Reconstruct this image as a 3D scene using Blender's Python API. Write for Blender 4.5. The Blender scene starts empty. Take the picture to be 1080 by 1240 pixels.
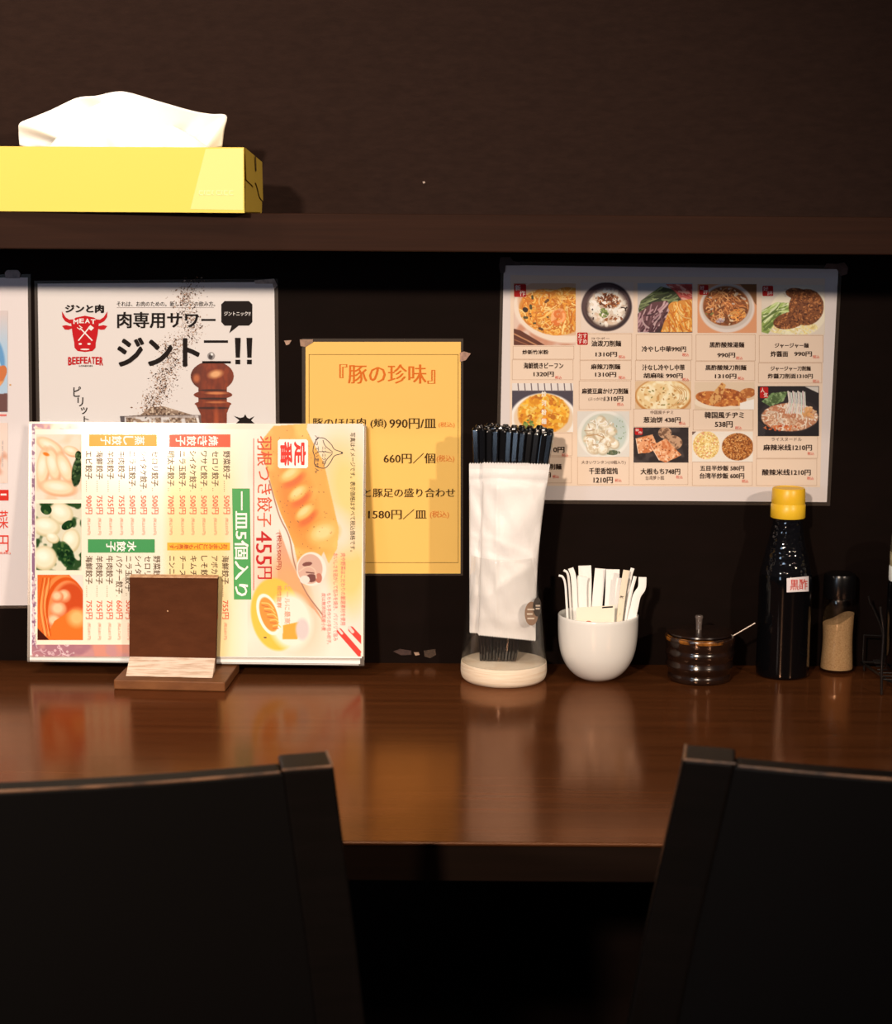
import bpy, bmesh, math, random
import numpy as np
from mathutils import Vector, Matrix

# ------------------------------------------------------------------ camera, light, exposure
SC = bpy.context.scene
COL = SC.collection
F = 2283.0                      # focal length in pixels of the 1080 x 1240 frame (a 50 mm lens)
PITCH, ROLL = math.radians(9.01), math.radians(0.40)
CT = 0.72                       # counter top height
CAM = Vector((0.0, -2.363, CT + 0.571))
cam_d = bpy.data.cameras.new('camera')
cam_d.sensor_fit = 'HORIZONTAL'; cam_d.lens = 50.0; cam_d.sensor_width = 50.0 * 1080 / F
cam_d.dof.use_dof = True; cam_d.dof.focus_distance = 2.29; cam_d.dof.aperture_fstop = 6.3
cam_d.clip_start = 0.02
cam = bpy.data.objects.new('camera', cam_d); COL.objects.link(cam)
CM = Matrix.Translation(CAM) @ Matrix.Rotation(math.pi / 2 - PITCH, 4, 'X') @ Matrix.Rotation(ROLL, 4, 'Z')
cam.matrix_world = CM
SC.camera = cam
SC.view_settings.view_transform = 'Standard'; SC.view_settings.look = 'None'
SC.view_settings.gamma = 1.0; SC.view_settings.use_curve_mapping = False
SC.view_settings.exposure = 0.0

W = bpy.data.worlds.new('room_air'); SC.world = W; W.use_nodes = True
W.node_tree.nodes['Background'].inputs[0].default_value = (0.75, 0.8, 1.0, 1)
W.node_tree.nodes['Background'].inputs[1].default_value = 0.03

def lamp(name, loc, target, power, color, size, shape='DISK', size_y=None, spread=180):
    d = bpy.data.lights.new(name, 'AREA'); d.energy = power; d.color = color
    d.shape = shape; d.size = size; d.spread = math.radians(spread)
    if size_y: d.size_y = size_y
    o = bpy.data.objects.new(name, d); COL.objects.link(o); o.location = loc
    o.rotation_euler = (Vector(target) - Vector(loc)).to_track_quat('-Z', 'Y').to_euler()
    return o
WARM = (1.0, 0.79, 0.61)
def spot(name, loc, target, power, color, radius, angle, blend):
    d = bpy.data.lights.new(name, 'SPOT'); d.energy = power; d.color = color; d.shadow_soft_size = radius
    d.spot_size = math.radians(angle); d.spot_blend = blend
    o = bpy.data.objects.new(name, d); COL.objects.link(o); o.location = loc
    o.rotation_euler = (Vector(target) - Vector(loc)).to_track_quat('-Z', 'Y').to_euler(); return o
spot('ceiling_spotlight', (-1.15, -4.5, 2.42), (-0.42, 0, 0.92), 770, WARM, 0.10, 33, 1.0)
spot('ceiling_spotlight', (1.75, -3.0, 2.10), (-0.28, 0, 0.83), 215, WARM, 0.06, 35, 1.0)
lamp('wall_wash_fill', (-0.75, -0.5, 2.15), (-0.6, -0.3, 1.2), 8, WARM, 0.12)  # unseen light, added to lift the upper left wall
lamp('ceiling_tube_lamp', (-0.1, -1.25, 2.46), (-0.1, -0.9, 0.7), 9, WARM, 1.3, 'RECTANGLE', 0.09)
lamp('daylight_window', (-3.2, -5.5, 1.6), (0, 0, 1.0), 30, (0.58, 0.76, 1.0), 0.7, 'RECTANGLE', 1.1)

# ------------------------------------------------------------------ pixel <-> place
R3 = np.array(CM.to_3x3()); C0 = np.array(CAM)
def rays(x, y):
    x = np.asarray(x, float); y = np.asarray(y, float)
    d = np.stack([(x - 540) / F, -(y - 620) / F, -np.ones_like(x)], -1)
    return d @ R3.T
def on_plane(x, y, p0, n):
    d = rays(x, y); n = np.asarray(n, float)
    t = ((np.asarray(p0, float) - C0) @ n) / (d @ n)
    return C0 + d * t[..., None]
def onY(x, y, Y): return on_plane(np.asarray(x, float), np.asarray(y, float), (0, Y, 0), (0, 1, 0))
def onZ(x, y, Z): return on_plane(np.asarray(x, float), np.asarray(y, float), (0, 0, Z), (0, 0, 1))
def pxm(Y, z=CT + 0.1):                                            # metres per pixel at a depth
    v = np.array((0, Y, z)) - C0
    return float(v @ (-R3[:, 2])) / F

# ------------------------------------------------------------------ colours and materials
K = np.array((1.04, 0.90, 0.80))                                    # what a perfect white shows under these lamps
def lin(c):
    c = np.asarray(c, float) / 255
    return np.where(c <= 0.04045, c / 12.92, ((c + 0.055) / 1.055) ** 2.4)
def A(*c):
    a = np.clip(lin(c) / K, 0, 0.93); return (float(a[0]), float(a[1]), float(a[2]), 1)

def nn(nt, typ, **kw):
    n = nt.nodes.new(typ)
    for k, v in kw.items():
        if k in n.inputs: n.inputs[k].default_value = v
        else: setattr(n, k, v)
    return n
MATS = {}
def mat(name, color=(.5, .5, .5, 1), rough=0.5, spec=0.5, metal=0.0, coat=0.0, coat_rough=0.1, noise=None, bump=None, attr=False, sheen=0, sss=0, trans=0):
    """noise=(second colour, (sx,sy,sz), low, high)  bump=((sx,sy,sz), strength, distance)"""
    if name in MATS: return MATS[name]
    m = bpy.data.materials.new(name); m.use_nodes = True; nt = m.node_tree
    b = nt.nodes['Principled BSDF']
    b.inputs['Base Color'].default_value = color; b.inputs['Roughness'].default_value = rough
    b.inputs['Specular IOR Level'].default_value = spec; b.inputs['Metallic'].default_value = metal
    b.inputs['Coat Weight'].default_value = coat; b.inputs['Coat Roughness'].default_value = coat_rough
    if sss:
        b.inputs['Subsurface Weight'].default_value = sss; b.inputs['Subsurface Radius'].default_value = (.004, .003, .002)
    if trans: b.inputs['Transmission Weight'].default_value = trans
    if noise or bump:
        tc = nn(nt, 'ShaderNodeTexCoord')
    if noise:
        mp = nn(nt, 'ShaderNodeMapping'); mp.inputs['Scale'].default_value = noise[1]
        nt.links.new(tc.outputs['Object'], mp.inputs['Vector'])
        nz = nn(nt, 'ShaderNodeTexNoise', Scale=1.0, Detail=6.0, Roughness=0.6)
        nt.links.new(mp.outputs[0], nz.inputs['Vector'])
        cr = nn(nt, 'ShaderNodeValToRGB')
        cr.color_ramp.elements[0].position = noise[2]; cr.color_ramp.elements[1].position = noise[3]
        cr.color_ramp.elements[0].color = color; cr.color_ramp.elements[1].color = noise[0]
        nt.links.new(nz.outputs[0], cr.inputs[0]); nt.links.new(cr.outputs[0], b.inputs['Base Color'])
    if bump:
        mp2 = nn(nt, 'ShaderNodeMapping'); mp2.inputs['Scale'].default_value = bump[0]
        nt.links.new(tc.outputs['Object'], mp2.inputs['Vector'])
        n2 = nn(nt, 'ShaderNodeTexNoise', Scale=1.0, Detail=4.0)
        nt.links.new(mp2.outputs[0], n2.inputs['Vector'])
        bp = nn(nt, 'ShaderNodeBump', Strength=bump[1], Distance=bump[2])
        nt.links.new(n2.outputs[0], bp.inputs['Height']); nt.links.new(bp.outputs[0], b.inputs['Normal'])
    if attr:
        va = nn(nt, 'ShaderNodeVertexColor'); va.layer_name = 'print'
        nt.links.new(va.outputs[0], b.inputs['Base Color'])
    MATS[name] = m; return m

def thin_glass(name, tint=(.97, .97, .95, 1), gloss=0.12, rough=0.03, haze=None):
    if name in MATS: return MATS[name]
    m = bpy.data.materials.new(name); m.use_nodes = True; nt = m.node_tree
    nt.nodes.remove(nt.nodes['Principled BSDF']); out = nt.nodes['Material Output']
    t = nn(nt, 'ShaderNodeBsdfTransparent'); t.inputs[0].default_value = tint
    g = nn(nt, 'ShaderNodeBsdfGlossy'); g.inputs['Roughness'].default_value = rough
    lw = nn(nt, 'ShaderNodeLayerWeight', Blend=.5); f0 = nn(nt, 'ShaderNodeMath', operation='POWER'); f0.inputs[1].default_value = 2.6
    f = nn(nt, 'ShaderNodeMath', operation='MULTIPLY_ADD'); f.inputs[1].default_value = gloss * 3.2; f.inputs[2].default_value = 0.03
    nt.links.new(lw.outputs['Facing'], f0.inputs[0]); nt.links.new(f0.outputs[0], f.inputs[0])
    mx = nn(nt, 'ShaderNodeMixShader'); nt.links.new(f.outputs[0], mx.inputs[0])
    last = t
    if haze:
        df = nn(nt, 'ShaderNodeBsdfDiffuse'); df.inputs[0].default_value = haze[0]
        m2 = nn(nt, 'ShaderNodeMixShader'); m2.inputs[0].default_value = haze[1]
        nt.links.new(t.outputs[0], m2.inputs[1]); nt.links.new(df.outputs[0], m2.inputs[2]); last = m2
    nt.links.new(last.outputs[0], mx.inputs[1]); nt.links.new(g.outputs[0], mx.inputs[2])
    nt.links.new(mx.outputs[0], out.inputs[0]); MATS[name] = m; return m

INKS = {}
def ink(c):
    k = 'ink_%02x%02x%02x' % tuple(int(v) for v in c)
    return mat(k, A(*c), 0.55, 0.08, coat=0.04, coat_rough=0.2)

# ------------------------------------------------------------------ objects
ORG = {}
def prop(o, label=None, cat=None, group=None, kind=None):
    for k, v in (('label', label), ('category', cat), ('group', group), ('kind', kind)):
        if v: o[k] = v
    return o
def thing(name, label, cat, loc, group=None):
    o = bpy.data.objects.new(name, None); COL.objects.link(o)
    o.empty_display_size = 0.02; o.location = tuple(float(v) for v in loc)
    ORG[o] = np.array(o.location); return prop(o, label, cat, group)
def obj(name, V, Fc, m, parent=None, smooth=None, loc=None):
    """V in world metres; a child keeps its thing's origin"""
    V = np.asarray(V, float).reshape(-1, 3)
    o0 = ORG[parent] if parent is not None else (np.array(loc, float) if loc is not None else np.array((V[:, 0].mean(), V[:, 1].mean(), V[:, 2].min())))
    me = bpy.data.meshes.new(name)
    me.from_pydata((V - o0).tolist(), [], [list(map(int, f)) for f in Fc]); me.update()
    me.materials.append(m)
    o = bpy.data.objects.new(name, me); COL.objects.link(o)
    if parent is not None: o.parent = parent
    else: o.location = o0.tolist()
    ORG[o] = o0
    if smooth is not None:
        me.polygons.foreach_set('use_smooth', [True] * len(me.polygons)); me.set_sharp_from_angle(angle=math.radians(smooth))
    return o
class MB:
    def __init__(s): s.v = []; s.f = []
    def add(s, V, Fc):
        n = len(s.v); s.v += [tuple(map(float, p)) for p in V]; s.f += [[i + n for i in f] for f in Fc]; return s
    def bm(s, b):
        b.verts.ensure_lookup_table(); b.verts.index_update()
        s.add([v.co[:] for v in b.verts], [[v.index for v in f.verts] for f in b.faces]); b.free(); return s
    def box(s, lo, hi, bev=0.0, seg=2, M=None):
        b = bmesh.new(); bmesh.ops.create_cube(b, size=1.0)
        lo = Vector(lo); hi = Vector(hi); c = (lo + hi) / 2; d = hi - lo
        for v in b.verts: v.co = Vector((v.co.x * d.x, v.co.y * d.y, v.co.z * d.z)) + c
        if bev: bmesh.ops.bevel(b, geom=b.edges[:], offset=bev, segments=seg, profile=0.5, affect='EDGES')
        if M is not None: bmesh.ops.transform(b, matrix=M, verts=b.verts[:])
        return s.bm(b)
    def hexa(s, P, bev=0.0, seg=2):
        """eight corners: bottom four ccw then top four"""
        b = bmesh.new(); vs = [b.verts.new(p) for p in P]
        for f in ((3, 2, 1, 0), (4, 5, 6, 7), (0, 1, 5, 4), (1, 2, 6, 5), (2, 3, 7, 6), (3, 0, 4, 7)): b.faces.new([vs[i] for i in f])
        bmesh.ops.recalc_face_normals(b, faces=b.faces[:])
        if bev: bmesh.ops.bevel(b, geom=b.edges[:], offset=bev, segments=seg, profile=0.5, affect='EDGES')
        return s.bm(b)
    def lathe(s, c, prof, n=64, close=False):
        """prof = [(radius, z)]; c = (x, y)"""
        k = len(prof); V = []
        for r, z in prof:
            for i in range(n):
                a = 2 * math.pi * i / n; V.append((c[0] + r * math.cos(a), c[1] + r * math.sin(a), z))
        Fc = []
        for j in range(k - 1):
            for i in range(n):
                i2 = (i + 1) % n; Fc.append([j * n + i, j * n + i2, (j + 1) * n + i2, (j + 1) * n + i])
        if close: 
            for i in range(n):
                i2 = (i + 1) % n; Fc.append([(k - 1) * n + i, (k - 1) * n + i2, i2, i])
        else:
            if prof[0][0] > 1e-6: Fc.append(list(range(n))[::-1])
            if prof[-1][0] > 1e-6: Fc.append([(k - 1) * n + i for i in range(n)])
        return s.add(V, Fc)
    def tube(s, P, r, n=8, taper=None):
        P = [Vector(p) for p in P]; k = len(P); V = []
        t0 = (P[1] - P[0]).normalized(); u = t0.orthogonal().normalized()
        for i, p in enumerate(P):
            t = (P[min(i + 1, k - 1)] - P[max(i - 1, 0)]).normalized()
            u = (u - t * u.dot(t)).normalized(); w = t.cross(u)
            rr = r if taper is None else r + (taper - r) * i / (k - 1)
            for j in range(n):
                a = 2 * math.pi * j / n; V.append(p + (u * math.cos(a) + w * math.sin(a)) * rr)
        Fc = [[i * n + j, i * n + (j + 1) % n, (i + 1) * n + (j + 1) % n, (i + 1) * n + j] for i in range(k - 1) for j in range(n)]
        Fc += [list(range(n))[::-1], [(k - 1) * n + j for j in range(n)]]
        return s.add(V, Fc)
    def build(s, name, m, parent=None, smooth=None, loc=None): return obj(name, s.v, s.f, m, parent, smooth, loc)

def curve_pts(P, n=8):                                              # Catmull-Rom through points
    P = [np.array(p, float) for p in P]; Q = [2 * P[0] - P[1]] + P + [2 * P[-1] - P[-2]]; out = []
    for i in range(1, len(Q) - 2):
        for k in range(n):
            t = k / n
            out.append(0.5 * ((2 * Q[i]) + (Q[i + 1] - Q[i - 1]) * t + (2 * Q[i - 1] - 5 * Q[i] + 4 * Q[i + 1] - Q[i + 2]) * t * t + (3 * Q[i] - Q[i - 1] - 3 * Q[i + 1] + Q[i + 2]) * t ** 3))
    out.append(P[-1]); return out

# ------------------------------------------------------------------ printed matter
class Surf:
    """a printed sheet: a plane in the room; layers of ink lie a fraction of a millimetre in front of it"""
    def __init__(s, p0, n): s.p0 = np.array(p0, float); s.n = np.array(n, float) / np.linalg.norm(n)
    def at(s, x, y, layer=0): return on_plane(np.asarray(x, float), np.asarray(y, float), s.p0, s.n) + s.n * (0.00022 * layer)

TXT = {}
def glyphs(t, bold):
    k = (t, bold)
    if k in TXT: return TXT[k]
    cu = bpy.data.curves.new('type', 'FONT'); cu.body = t; cu.resolution_u = 2; cu.offset = bold; cu.fill_mode = 'FRONT'
    o = bpy.data.objects.new('type', cu); COL.objects.link(o)
    dg = bpy.context.evaluated_depsgraph_get(); dg.update()
    me = bpy.data.meshes.new_from_object(o.evaluated_get(dg))
    V = np.array([v.co[:2] for v in me.vertices]).reshape(-1, 2); Fc = [list(p.vertices) for p in me.polygons]
    bpy.data.objects.remove(o); bpy.data.curves.remove(cu); bpy.data.meshes.remove(me)
    TXT[k] = (V, Fc); return TXT[k]

class Print:
    """collects the inks of one sheet by colour and layer"""
    def __init__(s, surf, parent): s.s = surf; s.p = parent; s.g = {}
    def mb(s, c, name): return s.g.setdefault((tuple(c), name), MB())
    def put(s, xy, Fc, c, layer, name):
        xy = np.asarray(xy, float); s.mb(c, name).add(s.s.at(xy[:, 0], xy[:, 1], layer), Fc)
    def text(s, t, box, c=(35, 22, 18), bold=0.0, rot=0, mincho=False, layer=4, name='lettering'):
        V, Fc = glyphs(t, 0.0 if not mincho else -0.006)
        if len(V) == 0: return
        q = bold * 1.25
        sets = [V + np.array((d, 0)) for d in (-.02, 0, .02)] if mincho else ([V] if bold < .006 else [V + np.array(d) for d in ([(-q, -q * .6), (q, -q * .6), (q, q * .6), (-q, q * .6)] if bold < .024 else [(q * math.cos(a * .7854), q * .8 * math.sin(a * .7854)) for a in range(8)])])
        lo = np.min([v.min(0) for v in sets], 0); hi = np.max([v.max(0) for v in sets], 0); ex = np.maximum(hi - lo, 1e-4)
        x0, y0, x1, y1 = box
        for k, v in enumerate(sets):
            u = (v - lo) / ex                                       # 0..1, v up
            if rot == 0: xy = np.stack([x0 + u[:, 0] * (x1 - x0), y1 - u[:, 1] * (y1 - y0)], 1)
            else: xy = np.stack([x0 + u[:, 1] * (x1 - x0), y0 + u[:, 0] * (y1 - y0)], 1)   # turned a quarter clockwise
            s.put(xy, Fc, c, layer + .06 * k, name)
    def chars_rl(s, t, box, c, bold=0.0, mincho=False, layer=4):     # a vertical line of type turned clockwise: first sign at the right
        x0, y0, x1, y1 = box; w = (x1 - x0) / len(t)
        for i, ch in enumerate(t):
            s.text(ch, (x1 - (i + .94) * w, y0, x1 - (i + .06) * w, y1), c, bold, 1, mincho, layer)
    def quad(s, box, c, layer=2, name='printed_panel'):
        x0, y0, x1, y1 = box; s.put([(x0, y0), (x0, y1), (x1, y1), (x1, y0)], [[0, 1, 2, 3]], c, layer, name)
    def frame(s, box, c, w=0.5, layer=2, name='printed_rule'):
        x0, y0, x1, y1 = box
        for b in ((x0, y0, x1, y0 + w), (x0, y1 - w, x1, y1), (x0, y0, x0 + w, y1), (x1 - w, y0, x1, y1)): s.quad(b, c, layer, name)
    def poly(s, P, c, layer=3, name='printed_mark'):
        b = bmesh.new(); vs = [b.verts.new((p[0], -p[1], 0)) for p in P]; f = b.faces.new(vs); f.normal_update()
        if f.normal.z < 0: f.normal_flip()
        bmesh.ops.triangulate(b, faces=[f]); b.verts.index_update()
        s.put([(v.co.x, -v.co.y) for v in b.verts], [[v.index for v in g.verts] for g in b.faces], c, layer, name); b.free()
    def line(s, P, w, c, layer=3, name='printed_mark'):
        P = np.asarray(P, float); t = np.gradient(P, axis=0); t /= np.maximum(np.linalg.norm(t, axis=1), 1e-6)[:, None]
        nrm = np.stack([-t[:, 1], t[:, 0]], 1) * w / 2; V = np.concatenate([P + nrm, P - nrm]); n = len(P)
        s.put(V, [[i, i + n, i + n + 1, i + 1] for i in range(n - 1)], c, layer, name)
    def disc(s, cx, cy, rx, ry, c, layer=3, name='printed_mark', n=24):
        s.poly([(cx + rx * math.cos(2 * math.pi * i / n), cy + ry * math.sin(2 * math.pi * i / n)) for i in range(n)], c, layer, name)
    def finish(s):
        for (c, name), m in s.g.items(): m.build(name.split('#')[0], ink(c), s.p)

rng = np.random.default_rng(5)
class Canvas:
    """a printed picture: colour held per vertex of a fine grid lying on the sheet"""
    def __init__(s, box, S=2.0, bg=(255, 255, 255)):
        s.box = box; x0, y0, x1, y1 = box; s.S = S
        s.w = int(round((x1 - x0) * S)) + 1; s.h = int(round((y1 - y0) * S)) + 1
        s.X, s.Y = np.meshgrid(np.linspace(x0, x1, s.w), np.linspace(y0, y1, s.h))
        s.c = np.ones((s.h, s.w, 3)) * np.array(bg, float); s.a = np.ones((s.h, s.w))
    def mix(s, m, c): s.c = s.c * (1 - m[..., None]) + np.array(c, float) * m[..., None]; return s
    def em(s, cx, cy, rx, ry, ang=0, soft=.06):
        a = math.radians(ang); dx = s.X - cx; dy = s.Y - cy
        u = (dx * math.cos(a) + dy * math.sin(a)) / rx; v = (-dx * math.sin(a) + dy * math.cos(a)) / ry
        return np.clip((1 - np.sqrt(u * u + v * v)) / max(soft, 1e-3) + .5, 0, 1)
    def ell(s, cx, cy, rx, ry, c, ang=0, soft=.06, op=1): return s.mix(s.em(cx, cy, rx, ry, ang, soft) * op, c)
    def pm(s, P):
        m = np.zeros_like(s.X, bool); n = len(P)
        for i in range(n):
            x1, y1 = P[i]; x2, y2 = P[(i + 1) % n]
            if y1 == y2: continue
            k = ((y1 > s.Y) != (y2 > s.Y)) & (s.X < (x2 - x1) * (s.Y - y1) / (y2 - y1) + x1); m ^= k
        m = m.astype(float)
        p = np.pad(m, 1, 'edge'); return (p[:-2, 1:-1] + p[2:, 1:-1] + p[1:-1, :-2] + p[1:-1, 2:] + 2 * m) / 6
    def poly(s, P, c, op=1): return s.mix(s.pm(P) * op, c)
    def noise(s, cell, seed=0):
        return np.clip(.5 + 1.25 * (.62 * s.noise1(cell, seed) + .38 * s.noise1(cell * .47, seed + 91) - .5), 0, 1)
    def noise1(s, cell, seed=0):
        r = np.random.default_rng(seed); x0, y0, x1, y1 = s.box
        gw = int((x1 - x0) / cell) + 3; gh = int((y1 - y0) / cell) + 3; g = r.random((gh, gw))
        fx = (s.X - x0) / cell; fy = (s.Y - y0) / cell; ix = fx.astype(int); iy = fy.astype(int); fx = fx - ix; fy = fy - iy
        fx = fx * fx * (3 - 2 * fx); fy = fy * fy * (3 - 2 * fy)
        return (g[iy, ix] * (1 - fx) + g[iy, ix + 1] * fx) * (1 - fy) + (g[iy + 1, ix] * (1 - fx) + g[iy + 1, ix + 1] * fx) * fy
    def mottle(s, m, cell, c, lo=.5, hi=.7, seed=0, op=1): return s.mix(np.clip((s.noise(cell, seed) - lo) / (hi - lo), 0, 1) * m * op, c)
    def stroke(s, P, w, c, op=1, clip=None):
        x0, y0, x1, y1 = s.box; P = np.asarray(P, float); r = w / 2
        lo = P.min(0) - r - 1; hi = P.max(0) + r + 1
        i0 = max(int((lo[0] - x0) * s.S), 0); i1 = min(int((hi[0] - x0) * s.S) + 2, s.w); j0 = max(int((lo[1] - y0) * s.S), 0); j1 = min(int((hi[1] - y0) * s.S) + 2, s.h)
        if i1 <= i0 or j1 <= j0: return s
        X = s.X[j0:j1, i0:i1]; Y = s.Y[j0:j1, i0:i1]; d = np.full(X.shape, 1e9)
        for a, b in zip(P[:-1], P[1:]):
            ab = b - a; t = np.clip(((X - a[0]) * ab[0] + (Y - a[1]) * ab[1]) / max(ab @ ab, 1e-6), 0, 1)
            d = np.minimum(d, np.hypot(X - a[0] - t * ab[0], Y - a[1] - t * ab[1]))
        m = np.clip((r - d) * s.S + .5, 0, 1) * op
        if clip is not None: m = m * clip[j0:j1, i0:i1]
        s.c[j0:j1, i0:i1] = s.c[j0:j1, i0:i1] * (1 - m[..., None]) + np.array(c, float) * m[..., None]; return s
    def noodles(s, clip, n, L, w, pal, bend=1.6, ang=None, seed=1):
        r = np.random.default_rng(seed); ys, xs = np.where(clip > .5)
        if len(xs) == 0: return s
        for _ in range(n):
            k = r.integers(len(xs)); p = np.array((s.X[ys[k], xs[k]], s.Y[ys[k], xs[k]]))
            a = r.uniform(0, 6.28) if ang is None else math.radians(ang + r.normal(0, 14)); cv = r.normal(0, bend); P = [p]
            for _q in range(6):
                P.append(P[-1] + np.array((math.cos(a), math.sin(a))) * L / 6); a += cv / 6
            s.stroke(P, w * r.uniform(.7, 1.2), np.array(pal[r.integers(len(pal))]) * r.uniform(.9, 1.06), .95, clip)
        return s
    def dots(s, clip, n, r0, r1, pal, seed=2, op=1):
        r = np.random.default_rng(seed); ys, xs = np.where(clip > .5)
        for _ in range(n):
            k = r.integers(len(xs)); x, y = s.X[ys[k], xs[k]], s.Y[ys[k], xs[k]]; q = r.uniform(r0, r1); a = r.uniform(0, 6.28)
            s.stroke([(x, y), (x + q * math.cos(a), y + q * math.sin(a))], q, np.array(pal[r.integers(len(pal))]), op, clip)
        return s
    def build(s, name, surf, parent, layer=3, gloss=False):
        P = surf.at(s.X, s.Y, layer); keep = s.a > .5
        i = np.arange(s.w * s.h).reshape(s.h, s.w)
        q = np.stack([i[:-1, :-1], i[1:, :-1], i[1:, 1:], i[:-1, 1:]], -1)
        kq = keep[:-1, :-1] & keep[1:, :-1] & keep[1:, 1:] & keep[:-1, 1:]; q = q[kq]
        used = np.unique(q); rem = np.zeros(s.w * s.h, int); rem[used] = np.arange(len(used)); q = rem[q]
        V = P.reshape(-1, 3)[used] - ORG[parent]
        me = bpy.data.meshes.new(name); me.vertices.add(len(V)); me.vertices.foreach_set('co', V.ravel())
        me.loops.add(q.size); me.loops.foreach_set('vertex_index', q.ravel().astype(np.int32))
        me.polygons.add(len(q)); me.polygons.foreach_set('loop_start', np.arange(0, q.size, 4, dtype=np.int32))
        me.update(calc_edges=True); me.validate()
        at = me.color_attributes.new('print', 'FLOAT_COLOR', 'POINT')
        col = np.clip(lin(np.clip(s.c, 0, 255)) / K, 0, .93).reshape(-1, 3)[used]
        at.data.foreach_set('color', np.concatenate([col, np.ones((len(col), 1))], 1).ravel().astype(np.float32))
        me.materials.append(mat('laminated_print', rough=.5, spec=.3, coat=.42, coat_rough=.11, attr=True) if gloss is True else mat('matte_print', rough=.7, spec=.06, attr=True) if gloss else mat('glossy_print', rough=.45, spec=.3, coat=.25, coat_rough=.18, attr=True))
        o = bpy.data.objects.new(name, me); COL.objects.link(o); o.parent = parent; ORG[o] = ORG[parent]; return o

def sheet(surf, parent, corners, c, name='paper', thick=0.0006, layer=0, m=None):
    """a thin slab; corners TL, TR, BR, BL in frame coordinates"""
    P = surf.at([p[0] for p in corners], [p[1] for p in corners], layer); Q = P - surf.n * thick
    Fc = [[3, 2, 1, 0], [4, 5, 6, 7]] + [[i, (i + 1) % 4, 4 + (i + 1) % 4, 4 + i] for i in range(4)]
    return obj(name, np.concatenate([P, Q]), Fc, m or mat('paper_%02x%02x%02x' % tuple(c), A(*c), .5, .3, coat=.3, coat_rough=.2), parent)
def film(surf, parent, inner, outer, layer=0.5):
    """the clear laminate margin round a sheet"""
    P = surf.at([p[0] for p in inner], [p[1] for p in inner], layer); Q = surf.at([p[0] for p in outer], [p[1] for p in outer], layer)
    B = Q - surf.n * .0007; D = P - surf.n * .0007; V = np.concatenate([P, Q, B, D]); Fc = []
    for i in range(4):
        j = (i + 1) % 4; Fc += [[4 + i, 4 + j, j, i], [8 + i, 8 + j, 4 + j, 4 + i], [12 + i, 12 + j, 8 + j, 8 + i]]
    return obj('laminate_margin', V, Fc, thin_glass('laminate', (.9, .88, .86, 1), .1, .25, ((.5, .4, .33, 1), .05)), parent)
def tape(surf, parent, P, name='tape', layer=6, c=(196, 160, 140), op=1):
    P = np.asarray(P, float); c0 = P.mean(0); n = len(P)
    V = np.concatenate([surf.at(P[:, 0], P[:, 1], layer), surf.at(P[:, 0], P[:, 1], layer) - surf.n * .0012])
    Fc = [list(range(n))[::-1], list(range(n, 2 * n))] + [[i, (i + 1) % n, n + (i + 1) % n, n + i] for i in range(n)]
    return obj(name, V, Fc, mat('tape_%02x%02x%02x' % tuple(c), A(*c), .35, .5, noise=(A(*[v * .72 for v in c]), (160, 160, 160), .35, .7)), parent)

# ================================================================== THE ROOM
m_wall = mat('brown_wallpaper', A(36, 22, 17), .8, .06, noise=(A(43, 27, 21), (55, 40, 160), .3, .75), bump=((420, 420, 900), .25, .0006))
m_low = mat('dark_wall_board', A(17, 9, 6), .65, .04, noise=(A(21, 11, 8), (14, 14, 40), .3, .75), bump=((300, 300, 700), .15, .0004))
m_floor = mat('dark_floor', A(20, 15, 13), .5, noise=(A(28, 20, 17), (9, 9, 9), .3, .7))
prop(MB().box((-3.2, 0.0, 1.25), (3.2, 0.12, 2.7)).build('wall_back', m_wall), kind='structure')
prop(MB().box((-3.2, 0.0, 0.0), (3.2, 0.12, 1.25)).build('wall_lower', m_low), kind='structure')
prop(MB().box((-3.2, -6.5, -0.1), (3.2, 0.12, 0.0)).build('floor', m_floor), kind='structure')

m_shelf = mat('shelf_wood', A(36, 17, 9), .6, .08, noise=(A(46, 23, 13), (3, 40, 110), .3, .75), bump=((5, 120, 500), .2, .0004))
sh = thing('wall_shelf', 'long narrow dark brown wall shelf carrying the yellow tissue box', 'shelf', (0, -0.1, 1.2475))
MB().box((-3.1, -0.200, 1.2475), (3.1, -0.0002, 1.2895), .0012).build('board', m_shelf, sh)

m_top = mat('counter_wood', A(86, 46, 22), .19, .42, noise=(A(64, 32, 14), (2.2, 60, 60), .3, .75), bump=((4, 260, 260), .10, .0005))
def lacquer(m, diffuse_gain, tint, rough, ior, gain):
    """stained lacquer: a brown-tinted reflection over the grain"""
    nt = m.node_tree; b = nt.nodes['Principled BSDF']; out = nt.nodes['Material Output']
    d = nn(nt, 'ShaderNodeBsdfDiffuse'); g = nn(nt, 'ShaderNodeBsdfGlossy'); g.inputs[0].default_value = tint; g.inputs['Roughness'].default_value = rough
    for src, dst in (('Base Color', d.inputs[0]), ('Normal', g.inputs['Normal'])):
        if b.inputs[src].is_linked: nt.links.new(b.inputs[src].links[0].from_socket, dst)
    f = nn(nt, 'ShaderNodeFresnel'); f.inputs[0].default_value = ior; k = nn(nt, 'ShaderNodeMath', operation='MULTIPLY'); k.inputs[1].default_value = gain
    mx = nn(nt, 'ShaderNodeMixShader'); nt.links.new(f.outputs[0], k.inputs[0]); nt.links.new(k.outputs[0], mx.inputs[0])
    nt.links.new(d.outputs[0], mx.inputs[1]); nt.links.new(g.outputs[0], mx.inputs[2]); nt.links.new(mx.outputs[0], out.inputs[0])
lacquer(m_top, 1, (1.0, .60, .40, 1), .16, 1.5, .70)
m_front = mat('counter_edge_wood', A(26, 13, 7), .5, .08, noise=(A(20, 10, 5), (3, 60, 160), .3, .75))
ct = thing('counter', 'long glossy brown wooden counter along the wall under the menus', 'counter', (0, -0.35, 0))
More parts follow.
